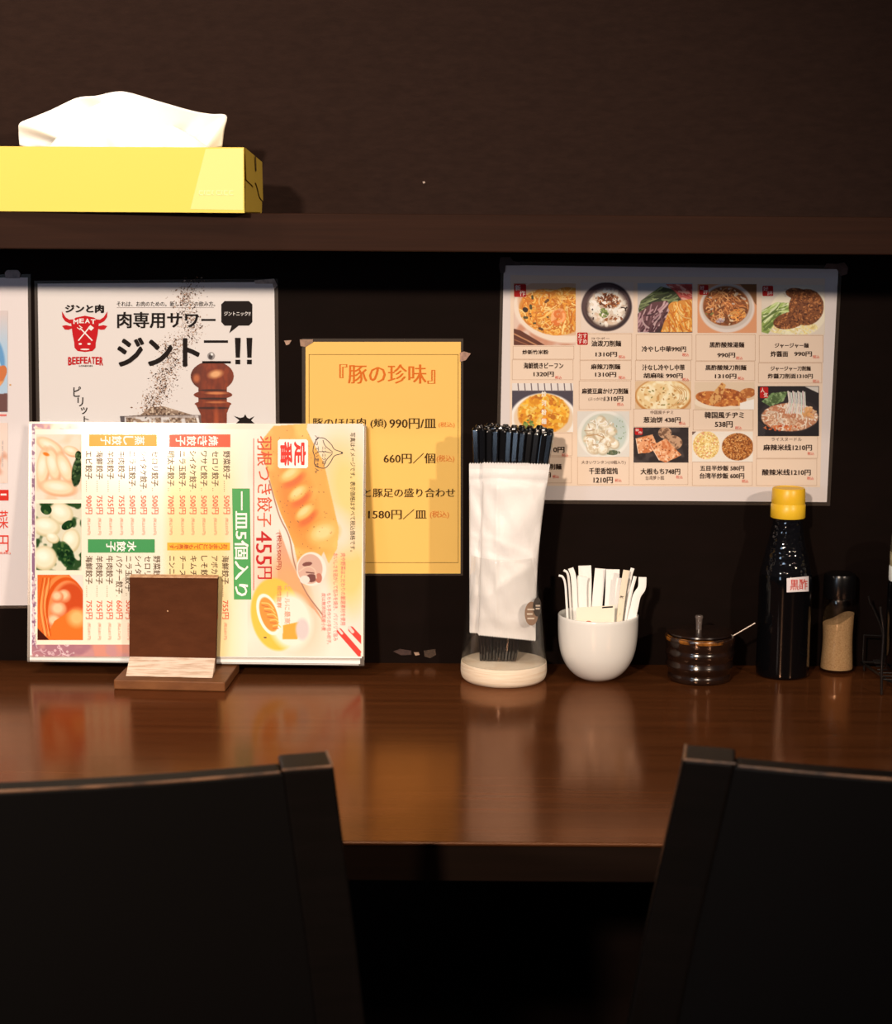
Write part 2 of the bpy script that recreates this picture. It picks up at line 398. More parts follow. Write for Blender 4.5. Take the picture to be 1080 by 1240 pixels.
MB().box((-3.1, -0.700, CT - 0.004), (3.1, -0.0005, CT), .0026, 5).build('countertop', m_top, ct)
MB().box((-3.1, -0.699, CT - 0.037), (3.1, -0.002, CT - 0.0041)).build('apron', m_front, ct)
for x in (-2.6, 2.6): MB().box((x - .03, -0.62, 0), (x + .03, -0.01, CT - .0372)).build('support_panel', m_front, ct)

# ================================================================== POSTERS ON THE WALL
wall = Surf((0, -0.0016, 1), (0, -1, 0))
RED = (200, 36, 30)

# ---- the wide menu with rows of dishes
t = thing('menu_poster', 'wide laminated menu poster with rows of noodle photos and prices', 'poster', onY(808, 606, 0))
PO = [(610, 321), (1015, 326), (1001, 608), (604, 605)]
sheet(wall, t, PO, (222, 204, 196)); film(wall, t, PO, [(606.5, 316.5), (1019.5, 321.5), (1005, 612.5), (599.5, 609.5)])
p = Print(wall, t)
p.put([(618, 333), (617, 588), (993, 590), (999, 337)], [[0, 1, 2, 3]], (236, 205, 180), 1, 'printed_panel')
BRN = (190, 150, 120); TX = (48, 28, 20); TR_ = (222, 84, 62)
for b in ((621, 419, 695, 435), (620, 435.5, 694, 460), (702, 404, 765, 436), (702, 436.5, 764.5, 460), (701, 461, 764, 496), (699, 552, 762, 587), (770, 405, 838, 436),
          (769, 436.5, 836.5, 461), (767, 495, 835, 517), (767, 559.5, 833, 587), (842.5, 405, 914.5, 437), (842, 437.5, 914, 461), (839, 496, 912, 521), (838, 559, 911, 588), (919, 406, 996.5, 439),
          (918, 439.5, 995, 464), (916, 528, 990, 555), (915.5, 555.5, 989, 588), (619.5, 524, 693, 552), (619, 553, 692, 585)): p.frame(b, BRN, .4)
T = lambda s, b, bold=.02, c=TX, **k: p.text(s, b, c, bold, **k)
for s, b in (('炒新竹米粉', (632.5, 423.5, 664, 429)), ('海鮮焼きビーフン', (634, 439, 682, 446.5)), ('1320円', (646, 450, 670.5, 456)),
             ('油泼刀削麺', (716, 412.3, 752, 419.5)), ('1310円', (721, 426, 747, 432)), ('麻辣刀削麺', (715.5, 440.6, 751, 447.3)), ('1310円', (720.5, 450.5, 746, 456.5)),
             ('麻婆豆腐かけ刀削麺', (704.5, 470, 760.5, 477)), ('1310円', (731.5, 479.7, 754.5, 486)), ('冷やし中華990円', (777, 419, 830.5, 426)),
             ('汁なし冷やし中華', (777.5, 441.3, 829, 448.5)), ('胡麻味 990円', (779, 451.5, 826.5, 458)),
             ('黒酢酸辣湯麺', (859, 414, 901, 420.8)), ('990円', (868.5, 427, 890, 433)), ('黒酢酸辣刀削麺', (854, 441.8, 903.5, 448.3)), ('1310円', (865.5, 452.5, 891.5, 458.5)),
             ('ジャージャー麺', (938, 415.3, 979, 421.2)), ('炸醤面', (933, 425, 954, 432)), ('990円', (961.5, 425.5, 983, 431.5)), ('ジャージャー刀削麺', (933, 443.3, 981.5, 449)),
             ('炸醤刀削面1310円', (929.5, 452.3, 984, 458.3)), ('1310円', (657, 541, 683.5, 548)), ('酸湯刀削麺', (642, 561.5, 680, 568.5)), ('1310円', (646, 572, 667, 578)),
             ('千里香馄饨', (713, 566.3, 748, 574)), ('1210円', (718.5, 577.5, 742, 585)),
             ('葱油饼 438円', (779, 504.7, 824, 511.8)), ('大根もち748円', (775.5, 567, 823.5, 574.5)), ('韓国風チヂミ', (853, 498.5, 900.5, 506.5)), ('538円', (865.5, 510, 887, 517.5)),
             ('五目半炒飯 580円', (847.5, 563.5, 901, 570)), ('台湾半炒飯 600円', (847, 572.5, 901, 579.5)), ('麻辣米线1210円', (924, 538, 983, 545.5)), ('酸辣米线1210円', (922.5, 568, 981.5, 575.5))): T(s, b)
for s, b in (('(ぶっかけ)', (712.5, 481, 731, 485.7)), ('大きいワンタン(10個入り)', (704, 557.5, 757.5, 562.5)), ('中国風チヂミ', (787.5, 497, 815, 501.5)), ('台湾萝卜糕', (781.5, 576, 804, 581)),
             ('ライスヌードル', (934, 529.7, 970.5, 534)), ('ヨウポー', (716, 408.3, 738, 411))): T(s, b, .004, (92, 62, 48))
for x, y in ((672, 455), (749, 430), (749, 455), (747, 487.5), (826, 427.5), (826, 457.5), (891, 431.5), (893, 456), (984, 430), (984, 459.5), (680, 549), (669, 575), (744.5, 579.5), (822, 510.5), (818.5, 575.5), (890, 516), (898, 580.5), (977.5, 547), (977, 577)):
    T('税込', (x, y, x + 8, y + 4), 0, TR_)
for (x0, y0, x1, y1), a, b_ in (((622.5, 344, 637, 359.6), '新', '作'), ((699, 402.5, 711.6, 417.5), 'おす', 'すめ'), ((846.5, 345, 857.5, 357), '好', '評'), ((923, 346, 936, 358.5), '好', '評'), ((920, 468.5, 930, 482), '人', '気'), ((768.6, 518, 778, 526.5), '新', '作')):
    p.poly([(x0 + 1, y0), (x1 - 1, y0), (x1, y0 + 1), (x1, y1 - 1), (x1 - 1, y1), (x0 + 1, y1), (x0, y1 - 1), (x0, y0 + 1)], (186, 36, 34), 4, 'printed_stamp#%d' % x0)
    h = (y1 - y0) / 2; w = x1 - x0
    if len(a) == 1: T(a, (x0 + .08 * w, y0 + 1, x0 + .55 * w, y0 + h), .01, (245, 215, 200), layer=5); T(b_, (x0 + .45 * w, y0 + h, x1 - .06 * w, y1 - 1), .01, (245, 215, 200), layer=5)
    else: T(a, (x0 + 1, y0 + 1.2, x1 - 1, y0 + h - .3), .01, (245, 215, 200), layer=5); T(b_, (x0 + 1, y0 + h + .3, x1 - 1, y1 - 1.2), .01, (245, 215, 200), layer=5)
for i, ch in enumerate('炒河粉麺'): T(ch, (655.5, 473.5 + i * 11, 661.5, 480.5 + i * 11), .02, (250, 235, 215), layer=5)
p.finish()
ORG_PAL = [(238, 160, 60), (226, 134, 40), (245, 186, 96), (206, 110, 34), (250, 204, 130)]
# fried rice noodles in a big pale bowl
c = Canvas((622, 343, 697, 418), 2.4, (205, 140, 110)); c.mottle(np.ones_like(c.X), 16, (226, 190, 170), .4, .7, 3)
c.poly([(622, 398), (622, 418), (660, 418), (630, 400)], (96, 50, 36)); c.stroke([(622, 404), (650, 418)], 1.6, (190, 130, 90)); c.stroke([(622, 411), (640, 418)], 1.2, (150, 90, 60))
c.ell(676, 376, 56, 38, (240, 214, 192), 14); c.ell(678, 372, 52, 33, (222, 176, 140), 14)
m = np.maximum(c.em(668, 378, 40, 27, 14), c.em(688, 372, 28, 24, 0)) * (c.Y < 412); c.mix(m, (214, 136, 56)); c.noodles(m, 330, 17, 1.5, ORG_PAL, 3.4, seed=11)
c.dots(m, 9, 1.4, 3.4, [(96, 58, 34), (110, 70, 40), (80, 70, 40)], 5); c.noodles(c.em(676, 384, 9, 11, 20), 16, 14, 3.2, [(244, 140, 70), (250, 170, 110), (232, 120, 52)], 4, seed=6)
c.ell(636, 375, 3.5, 3, (54, 36, 28), 30); c.build('food_photo', wall, t)
# white knife-cut noodles in a dark bowl
c = Canvas((703, 342, 767, 403), 2.4, (232, 206, 188)); c.ell(734.5, 371.5, 30.5, 29.5, (52, 36, 40)); c.ell(733.5, 370.5, 28.5, 27, (86, 62, 62)); c.ell(735, 374, 26, 23, (60, 38, 34))
m = c.em(735, 372, 23, 22.5, 0, .25) * (c.noise(5, 4) > .22); c.mix(m, (236, 214, 194)); c.noodles(m, 70, 11, 3.6, [(246, 232, 214), (232, 208, 186), (252, 242, 228), (214, 182, 156)], 2, seed=7)
c.dots(c.em(737, 364, 14, 9, 10, .4), 120, .8, 2.2, [(150, 78, 36), (120, 60, 30), (186, 108, 52), (96, 48, 26)], 8); c.dots(c.em(731, 379, 6, 6), 30, 1, 2.4, [(110, 124, 62), (140, 150, 80), (84, 100, 50)], 9)
c.dots(c.em(742, 386, 12, 4), 16, 1, 2.2, [(128, 70, 40), (160, 96, 54)], 10); c.build('food_photo', wall, t)
# cold noodles with strips
c = Canvas((772, 343, 838.5, 403), 2.4, (206, 190, 180)); c.mix(np.clip((358 - c.Y) / 12, 0, 1), (190, 190, 192))
c.poly([(772, 392), (772, 403), (838, 403), (838, 386), (800, 380)], (58, 40, 42)); c.ell(776, 405, 16, 6, (220, 200, 190), 15)
m = c.pm([(773, 374), (776, 364), (800, 347), (822, 352), (826, 368), (800, 378), (774, 380)]); c.mix(m, (70, 74, 48)); c.noodles(m, 70, 18, 2, [(54, 62, 38), (98, 108, 66), (150, 158, 108), (40, 46, 32), (120, 128, 84)], .5, 150, 12)
m = c.pm([(772, 380), (790, 366), (808, 364), (811, 372), (804, 392), (794, 402), (772, 402)]); c.mix(m, (96, 58, 62)); c.noodles(m, 70, 15, 2, [(70, 38, 46), (176, 132, 136), (206, 168, 166), (120, 78, 82), (90, 50, 58)], .5, 120, 13)
m = c.pm([(806, 344), (838, 344), (838, 366), (826, 364), (818, 354)]); c.mix(m, (196, 84, 72)); c.noodles(m, 40, 12, 2.4, [(214, 100, 90), (232, 150, 132), (180, 62, 56), (240, 176, 156)], .5, 30, 14)
m = np.maximum(c.pm([(812, 372), (822, 364), (838, 362), (838, 402), (800, 402), (804, 390)]), c.em(818, 372, 9, 7)); c.mix(m, (216, 140, 60)); c.noodles(m, 150, 17, 1.5, ORG_PAL + [(250, 200, 120)], 1.2, 70, 15); c.build('food_photo', wall, t)
# hot and sour soup noodles
c = Canvas((844.5, 344, 916, 403), 2.4, (222, 150, 106)); c.poly([(896, 344), (916, 344), (916, 370)], (132, 84, 48)); c.ell(880, 373, 33.5, 29.8, (226, 206, 194)); c.ell(880, 371.5, 31, 27, (206, 186, 172)); c.ell(879, 370.5, 28, 24, (150, 84, 44))
m = c.em(879, 371, 27, 23); c.mottle(m, 5, (112, 62, 32), .5, .75, 4); c.noodles(m, 120, 13, 1.3, [(196, 112, 58), (222, 142, 80), (136, 70, 34), (232, 164, 104), (110, 58, 30)], 3, seed=16); c.dots(m, 22, 1.2, 2.6, [(226, 190, 150), (200, 172, 150), (126, 120, 62)], 17)
c.noodles(c.em(893, 381, 10, 7), 30, 11, 1.3, [(232, 140, 60), (240, 170, 90)], 2, -20, 18); c.dots(c.em(872, 388, 6, 3), 14, 1.2, 2.6, [(206, 186, 186), (170, 140, 140)], 19); c.build('food_photo', wall, t)
# noodles under minced meat
c = Canvas((922, 345, 998.5, 405), 2.4, (228, 208, 188)); m = c.em(966, 378, 36, 30, -15); c.mix(m, (242, 224, 196)); c.noodles(c.em(960, 397, 30, 9), 80, 13, 1.6, [(250, 226, 160), (240, 206, 130), (252, 240, 200)], 3, seed=20)
m = c.pm([(922, 376), (940, 366), (968, 368), (960, 380), (940, 388), (930, 404), (922, 402)]); c.mix(m, (146, 164, 84)); c.noodles(m, 90, 22, 2, [(170, 190, 104), (210, 220, 150), (100, 120, 56), (228, 232, 180), (132, 150, 74)], .4, -30, 21)
c.noodles(c.em(956, 354, 8, 7), 22, 14, 1.4, [(236, 220, 200), (214, 194, 172)], .4, 15, 22)
m = np.maximum(c.em(976, 372, 21, 22, 20), c.em(956, 388, 20, 10, -12)); m = np.maximum(m, c.em(966, 356, 15, 7, 10)); c.mix(m * .96, (124, 66, 34)); c.dots(m, 420, .7, 2, [(150, 84, 42), (104, 52, 26), (176, 104, 56), (86, 42, 22), (196, 124, 72)], 23); c.build('food_photo', wall, t)
# orange macaroni dish
c = Canvas((620, 464, 694, 523), 2.4, (230, 214, 204)); c.poly([(620, 473), (694, 473), (694, 523), (620, 523)], (74, 64, 74))
for i in range(9): c.stroke([(627 + i * 8, 464), (628 + i * 8, 474)], 1.2, (100, 80, 84))
c.ell(658, 508, 41, 32, (246, 232, 220), 0); c.ell(658, 506, 36, 27, (232, 200, 168)); m = c.em(658, 501, 31, 24, 0, .1); c.mix(m, (236, 160, 44)); c.noodles(m, 170, 8, 2.8, [(246, 176, 50), (232, 146, 34), (250, 196, 84), (206, 116, 28), (252, 208, 110)], 3, seed=24); c.dots(c.em(640, 514, 7, 6), 26, 1.4, 3, [(96, 118, 50), (130, 150, 74)], 25); c.build('food_photo', wall, t)
# pale wontons
c = Canvas((699, 498, 762, 553), 2.4, (224, 212, 200)); c.ell(731, 526, 31.5, 29, (236, 226, 214)); c.ell(731, 526, 27, 25.5, (206, 204, 188)); c.ell(749, 522, 10, 18, (196, 202, 192), 0, .5)
m = c.em(726, 527, 21, 23)
for (x, y, r, q) in ((729, 512, 9, 6), (716, 520, 7, 8), (738, 522, 9, 7), (714, 533, 8, 6), (727, 528, 11, 6), (736, 535, 8, 9), (718, 543, 8, 7), (730, 544, 7, 7), (744, 538, 6, 6)):
    c.ell(x, y, r, q, (190, 162, 128), rng.uniform(0, 90), .3, .8); c.ell(x - .6, y - .8, r * .88, q * .86, (236, 220, 194), rng.uniform(0, 60), .35); c.ell(x - 1, y - 1.6, r * .5, q * .4, (250, 240, 224), 0, .7)
c.mottle(c.em(727, 528, 22, 23), 4, (206, 176, 140), .56, .8, 31, .8); c.noodles(c.em(727, 528, 21, 22), 26, 12, 1.1, [(190, 154, 116), (252, 244, 230), (214, 190, 158)], 3, seed=33); c.dots(c.em(750, 520, 8, 14), 16, .6, 1.2, [(126, 150, 110), (150, 166, 130)], 26); c.dots(c.em(742, 548, 9, 3), 24, 1, 2.6, [(84, 96, 70), (110, 110, 80)], 27); c.stroke([(710, 528), (722, 526), (732, 530)], 1, (186, 140, 90)); c.build('food_photo', wall, t)
# scallion pancake, cut off by the frame
c = Canvas((769, 461.5, 836.5, 495), 2.4, (224, 186, 148)); c.ell(803, 480, 34.5, 22, (196, 128, 64)); c.ell(803, 479, 32.5, 20, (236, 200, 144)); m = c.em(803, 479, 31, 19); c.mottle(m, 7, (250, 230, 190), .4, .7, 6); c.mottle(m, 4, (206, 150, 88), .66, .85, 8)
for i in range(4): c.stroke(curve_pts([(812 + i * 4, 466 + i), (822 + i * 3, 474), (822 + i * 2.5, 484), (812 + i * 3, 493 - i)], 6), .8, (206, 150, 90))
c.dots(m, 26, .7, 1.6, [(150, 110, 56), (180, 130, 70), (130, 120, 60)], 28); c.build('food_photo', wall, t)
# korean pancake pieces
c = Canvas((841, 462.5, 913.5, 496), 2.4, (226, 196, 166)); c.ell(874, 487, 34, 9, (238, 214, 188)); m = np.maximum(c.em(866, 483, 24, 9, 8), c.em(884, 481, 20, 10, 12)); c.mix(m, (196, 110, 50)); c.mottle(m, 4, (150, 72, 30), .5, .75, 9); c.mottle(m, 3, (232, 160, 84), .62, .8, 10)
m = c.pm([(874, 463), (879, 466), (872, 486), (862, 491), (858, 484), (866, 472)]); c.mix(m, (222, 162, 96)); c.mottle(m, 3, (166, 92, 44), .55, .75, 11); m = c.em(905, 476, 10, 6, -10); c.mix(m, (176, 98, 46)); c.mottle(m, 3, (216, 144, 80), .5, .7, 12); c.poly([(896, 488), (913, 483), (913, 496), (896, 496)], (246, 232, 220)); c.build('food_photo', wall, t)
# rice noodles lifted from a black bowl
c = Canvas((917.5, 467.5, 991.5, 528), 2.4, (30, 24, 28)); c.poly([(974, 468), (991, 468), (991, 476)], (212, 198, 186)); c.ell(956, 503, 37, 21, (46, 36, 38)); m = c.em(956, 505, 34, 17); c.mix(m, (196, 128, 92))
c.noodles(m, 150, 13, 1.7, [(240, 208, 180), (228, 184, 150), (250, 226, 204), (200, 126, 90), (216, 160, 124)], 3, seed=29); c.dots(c.em(946, 518, 22, 4), 30, 1, 2.4, [(196, 86, 44), (220, 120, 66)], 30)
m = c.pm([(922, 486), (934, 476), (954, 474), (948, 486), (932, 492)]); c.mix(m, (96, 116, 70)); c.dots(m, 60, 1, 3, [(120, 146, 92), (76, 96, 54), (150, 170, 116)], 31)
for i in range(11): c.stroke([(954 + i * 2, 474 + (i % 3)), (955.5 + i * 1.9, 486), (951 + i * 2.4, 500)], 1.6, (238 - i % 3 * 12, 220 - i % 2 * 10, 204)); 
for i in range(7): c.stroke([(918, 510 + i * 2.6), (926, 517 + i * 2.2)], .5, (90, 80, 80))
c.noodles(c.em(980, 500, 9, 8), 24, 9, 1.7, [(226, 160, 100), (240, 190, 140)], 3, seed=32); c.build('food_photo', wall, t)
# fried radish cakes
c = Canvas((767, 517.5, 833.5, 560), 2.4, (44, 34, 34)); c.mottle(np.ones_like(c.X), 9, (70, 58, 56), .5, .8, 13); m = np.maximum(c.em(805, 524, 8, 7), c.em(814, 536, 12, 9)); c.mix(m, (196, 150, 116)); c.mottle(m, 3, (120, 84, 62), .5, .7, 14)
for P in ([(770, 531), (790, 526), (797, 542), (786, 548), (773, 549)], [(788, 540), (806, 531), (825, 551), (806, 560), (798, 557)]):
    m = c.pm(P); c.mix(m, (232, 160, 112)); c.mottle(m, 4, (206, 116, 66), .48, .72, 15); c.mottle(m, 3, (250, 200, 160), .6, .8, 16); c.dots(m, 14, .7, 1.4, [(130, 66, 36)], 17); c.stroke([P[0], P[-1]], .8, (250, 210, 180))
c.build('food_photo', wall, t)
# two heaps of fried rice
c = Canvas((838, 522.5, 911.5, 559), 2.4, (238, 222, 206)); c.poly([(838, 522.5), (843, 522.5), (838, 527)], (120, 90, 76)); m = c.em(855, 539, 16, 17); c.mix(m, (240, 204, 130)); c.dots(m, 420, .6, 1.5, [(250, 224, 160), (232, 186, 104), (252, 236, 190), (206, 160, 84), (224, 150, 110)], 33)
m = c.em(893, 541, 19, 16.5); c.mix(m, (164, 92, 38)); c.dots(m, 520, .6, 1.5, [(190, 112, 50), (136, 70, 28), (214, 144, 78), (116, 58, 24), (226, 166, 100)], 34); c.build('food_photo', wall, t)
tape(wall, t, [(606, 311.5), (618, 311.5), (621.5, 316), (630, 318), (630, 321.5), (612, 321.5), (611, 330), (606, 331), (604, 322)], c=(74, 56, 52))
tape(wall, t, [(997, 324.5), (1001, 319), (1014, 319.5), (1022, 317.5), (1027, 324), (1025.5, 332), (1018, 334), (1013, 326)], c=(104, 74, 64))

# ---- yellow sheet
t = thing('menu_poster', 'yellow portrait menu sheet with thin frame line and orange heading', 'poster', onY(464, 695, 0))
PO = [(370, 414), (558, 414), (557.5, 694.5), (370, 694.5)]
sheet(wall, t, PO, (248, 192, 98)); film(wall, t, PO, [(365.5, 410), (561, 410), (560.5, 697), (366, 697)])
p = Print(wall, t); p.frame((374, 429, 555, 681.5), (120, 84, 36), .55)
OR = (222, 110, 36); BK = (64, 42, 20)
p.text('『豚の珍味』', (411, 441, 527, 464.5), OR, mincho=True)
for s, b in (('豚のほほ肉', (378.5, 506, 443, 518)), ('(頬)', (448.5, 507, 468, 518.5)), ('990円/皿', (471.5, 506.5, 528, 519)), ('豚足', (378.5, 548, 410, 560)), ('660円／個', (464.5, 548.5, 527, 561)), ('豚のほほ肉と豚足の盛り合わせ', (376, 591, 551, 602)), ('1580円／皿', (446, 616.5, 516.5, 628.5))): p.text(s, b, BK, mincho=True)
for b in ((531, 511, 550.5, 518), (528.5, 551, 550, 560), (520.5, 618.5, 543.5, 627.8)): p.text('(税込)', b, (232, 128, 56))
p.finish()
tape(wall, t, [(363, 411), (379, 411), (379, 414.5), (370, 420), (364, 419)], c=(176, 132, 104))
tape(wall, t, [(557, 427), (562, 425.5), (570, 428), (564, 436), (557, 438)], c=(190, 142, 120))

# ---- gin poster
t = thing('advert_poster', 'white poster with red bull head emblem and pepper mill picture', 'poster', onY(190, 748, 0))
PO = [(45.5, 343.5), (332, 341.5), (336.5, 748), (52, 750)]
sheet(wall, t, PO, (228, 214, 206)); film(wall, t, PO, [(41.5, 340), (336.5, 337.5), (341, 752), (47.5, 754)])
p = Print(wall, t); BL = (28, 20, 18); RD = (198, 24, 30); WH = (240, 226, 218)
p.text('それは、お肉のための。新しいジンの飲み方。', (141.5, 364.8, 260.5, 371), BL, .004); p.quad((141.5, 372.2, 259, 372.7), (150, 130, 124), 2, 'printed_rule')
p.text('肉専用サワー', (142, 377.6, 261, 397.4), BL, .019); p.text('ジント', (142, 408.5, 242, 444), BL, .028)
p.quad((247, 412, 276, 415), BL, 4, 'lettering'); p.quad((245, 437.2, 279.5, 440), BL, 4.6, 'lettering')
for x in (284.5, 298.5):
    p.poly([(x, 409), (x + 7, 409), (x + 6, 433), (x + 1, 433)], BL, 4, 'lettering'); p.quad((x + .6, 435.5, x + 6.4, 441), BL, 4, 'lettering')
p.poly([(272, 364.5), (301.5, 364.5), (305.5, 368.5), (305.5, 390), (301.5, 394.3), (289, 394.3), (277.6, 403.4), (280.5, 394.3), (272, 394.3), (268, 390), (268, 368.5)], BL, 3, 'speech_bubble')
p.text('ジントニック!?', (271.5, 377.2, 303.5, 382.4), WH, .01, layer=4)
p.text('ジンと肉', (79, 368.5, 126, 379), BL, .04)
face = [(86, 389), (88, 405), (90, 415), (90.3, 421), (94, 425), (103, 426.2), (112, 425), (115.8, 421), (116, 415), (118.2, 405), (120, 389), (114, 384.5), (103, 382.2), (92, 384.5)]
p.poly(face, RD, 3, 'emblem')
for sgn in (1, -1):
    q = lambda x, y: (102.6 + sgn * (x - 102.6), y)
    p.poly([q(75, 377), q(75.6, 384), q(79, 389), q(84, 391.6), q(88, 391.5), q(90, 386.5), q(84, 387), q(79.5, 384), q(77, 380)], RD, 3.1, 'emblem')
    p.poly([q(75.2, 394.6), q(80, 393.6), q(87, 395), q(87.6, 397.5), q(83, 399.4), q(78.5, 399)], RD, 3.1, 'emblem')
    p.disc(102.6 + sgn * 5.3, 416.4, 2, 1.2, WH, 4, 'emblem')
for i, ch in enumerate('MEAT'):
    x = 89 + i * 7; yy = 387.2 - 1.6 * math.sin((i + .5) / 4 * math.pi); p.text(ch, (x, yy, x + 6, yy + 5.6), WH, .03, name='emblem')
p.line([(95, 412.5), (109, 395.5)], 1.5, WH, 4, 'emblem'); p.line([(112, 412.5), (97, 397)], 1.5, WH, 4.2, 'emblem')
p.poly([(106.5, 397), (109.5, 393.5), (114, 397), (110.5, 400.5)], WH, 4.4, 'emblem')
for d in (0, 2.4): p.line([(97.5 + d, 399.5 - d), (93.5 + d, 396.5 - d)], .9, WH, 4.4, 'emblem')
p.disc(103, 423, 5.6, .9, WH, 4, 'emblem')
for i, ch in enumerate('BEEFEATER'):
    x = 82.6 + i * 4.75; k = abs(i - 4) / 4; p.text(ch, (x, 431.8 + .4 * k, x + 4.3, 440.3 + 2.2 * k * k), RD, .03)
p.text('LONDON', (96, 442, 112, 444), BL, .01)
for ch, b in (('ピ', (89, 468, 98, 480.5)), ('リ', (94, 481, 101, 492)), ('ッ', (98, 493, 106, 501.5)), ('ト', (101.5, 504, 107.5, 511))): p.text(ch, b, BL, .008)
p.poly([(282, 516), (290, 509), (283, 503.5), (291, 506), (295, 505), (297, 501.5), (299, 505.5), (302, 507), (308, 504), (304, 509), (312, 516)], BL, 3, 'starburst')
r = np.random.default_rng(3); path = [np.array(v, float) for v in curve_pts([(236, 346), (222, 362), (230, 385), (232, 404), (205, 420), (212, 438), (196, 455), (199, 470), (186, 485), (180, 497)], 30)]
for _ in range(1900):
    k = r.integers(len(path)); s_ = r.normal(0, 8.5, 2) * (0.55 + .5 * r.random()); x, y = path[k] + s_; q = r.uniform(.3, 1.0) * (1.9 if r.random() < .25 else 1); a = r.uniform(0, 6.3)
    if y > 512 or (435 < y and x > 229): continue
    cc = [(126, 88, 64), (88, 58, 44), (172, 132, 106), (52, 34, 28), (196, 160, 136)][r.integers(5)]
    ca, sa = math.cos(a) * q, math.sin(a) * q
    p.put([(x + ca, y + sa), (x - sa * .5, y + ca * .5), (x - ca, y - sa), (x + sa * .5, y - ca * .5)], [[0, 1, 2, 3]], cc, 2.2 + (_ % 7) * .1, 'printed_flakes')
p.finish()
c = Canvas((142, 492, 246, 520), 2.4, (236, 224, 216)); m = c.pm([(148, 504), (170, 502), (182, 493), (198, 491.5), (216, 497), (236, 503), (242, 520), (148, 520)]); c.a = np.maximum(m, c.pm([(145, 503.5), (244, 502), (246, 520), (147, 520)]))
c.mix(m, (150, 120, 98)); c.mottle(m, 3, (84, 58, 42), .45, .7, 2); c.mottle(m, 2.4, (206, 180, 156), .6, .8, 3); c.mix(c.pm([(145, 503.5), (244, 502), (246, 506), (146, 506)]) * .75, (188, 172, 166)); c.mottle((c.Y > 505) * 1., 5, (216, 204, 198), .5, .7, 5); c.stroke([(146, 504), (243, 502.4)], .8, (90, 74, 70)); c.poly([(145, 504), (151, 504), (151, 511), (148, 520)], (84, 74, 76)); c.poly([(240, 503), (245, 503), (247, 520), (243, 520)], (104, 84, 78)); c.build('printed_picture', wall, t, 2.6)
c = Canvas((228, 424, 287, 520), 2.6, (236, 224, 216))
ball = c.em(257, 455.5, 26.2, 18.6, 0, .04); r1 = c.em(258, 478, 23.6, 5.6, 0, .1); r2 = c.em(258, 489, 22.4, 4.2, 0, .1); body = c.pm([(237, 490), (279, 490), (275, 500), (274.5, 520), (244, 520), (243, 502)]); neck = c.pm([(240, 468), (275, 468), (275, 490), (240, 490)])
knob = c.em(255.7, 431, 4.8, 5, 0, .1)
for m in (neck, body, ball, r2, r1): c.mix(m, (120, 42, 16))
al = np.maximum.reduce([ball, r1, r2, body, neck]); c.mottle(al, 9, (150, 58, 22), .4, .8, 4, .6); c.mix(al * np.clip(np.sin(c.X * .9 + c.noise(8, 3) * 5) * .5, 0, 1) * .5, (84, 26, 12))
c.mix(ball * np.clip((250 - c.X) / 18, 0, 1) * .55, (60, 18, 10)); c.ell(261, 453, 8, 4.5, (244, 178, 120), -12, .9, .9); c.ell(238, 458, 4, 5, (206, 110, 62), 0, .9, .8); c.ell(262, 476, 12, 1.6, (226, 140, 84), 0, .8, .8); c.ell(262, 487, 12, 1.3, (214, 126, 74), 0, .8, .7); c.ell(260, 482.6, 21, 1.2, (52, 16, 10), 0, .5); c.ell(258, 472.5, 18, 1.2, (60, 18, 10), 0, .5); c.ell(258, 494, 20, 1.4, (56, 16, 10), 0, .5)
c.ell(262, 506, 3, 14, (190, 84, 40), 0, .9, .6); c.mix(knob, (150, 140, 136)); c.ell(255, 432, 2.4, 3, (60, 52, 52), 0, .4); c.ell(256.6, 429, 1.5, 1.5, (240, 232, 226), 0, .6)
c.a = np.maximum(al, knob); c.build('printed_picture', wall, t, 3.4)
tape(wall, t, [(308, 339.5), (332, 337.5), (336, 346), (332, 350), (330, 343.5), (309, 343.5)], c=(196, 170, 152))

# ---- poster cut by the frame's edge
t = thing('menu_poster', 'white poster with blue photo strip and red price cut off by the frame', 'poster', onY(-100, 735, 0))
PO = [(-245, 337), (33.5, 336), (37.5, 733), (-245, 735)]
sheet(wall, t, PO, (230, 213, 207)); film(wall, t, PO, [(-249, 333.5), (37, 332), (41.5, 736.5), (-249, 739)])
p = Print(wall, t); p.quad((-60, 593, 10.5, 606), (214, 50, 38), 3); p.text('ー', (1, 597.5, 8, 600), (245, 225, 215), 0)
p.text('野菜', (-12.5, 618, 10, 640), (224, 64, 46), .005); p.text('0円', (-12, 648, 10.5, 668), (224, 64, 46), .005); p.text('(税込価格)', (-20, 668, 13, 671.5), (232, 96, 76))
p.text('季節の限定', (2.2, 533, 4.4, 566), (190, 176, 172), 0, 1); p.quad((-40, 501.5, 8, 504), (226, 120, 110), 3, 'printed_rule'); p.disc(12.5, 466, 1.2, 1.2, (214, 160, 110)); p.finish()
c = Canvas((-120, 376, 9.5, 499), 1.6, (216, 196, 190)); c.mix(np.clip((c.Y - 380) / 40, 0, 1) * (c.X < 9), (176, 198, 216)); c.ell(-40, 440, 46, 50, (96, 150, 196)); c.ell(-40, 452, 42, 40, (226, 226, 226)); m = c.em(-30, 455, 36, 22); c.mix(m, (196, 110, 60)); c.mottle(m, 8, (236, 160, 90), .5, .7, 5); c.ell(2, 452, 6, 10, (206, 110, 52), 20); c.poly([(-120, 490), (9.5, 476), (9.5, 499), (-120, 499)], (104, 62, 56)); c.build('food_photo', wall, t)
c = Canvas((-120, 512, 9.5, 585), 1.6, (236, 206, 190)); c.mottle(np.ones_like(c.X), 14, (214, 150, 120), .5, .8, 7); c.build('food_photo', wall, t)
tape(wall, t, [(6, 330), (9, 327), (22, 327), (25, 331), (24, 337), (7, 337)], c=(150, 122, 116))

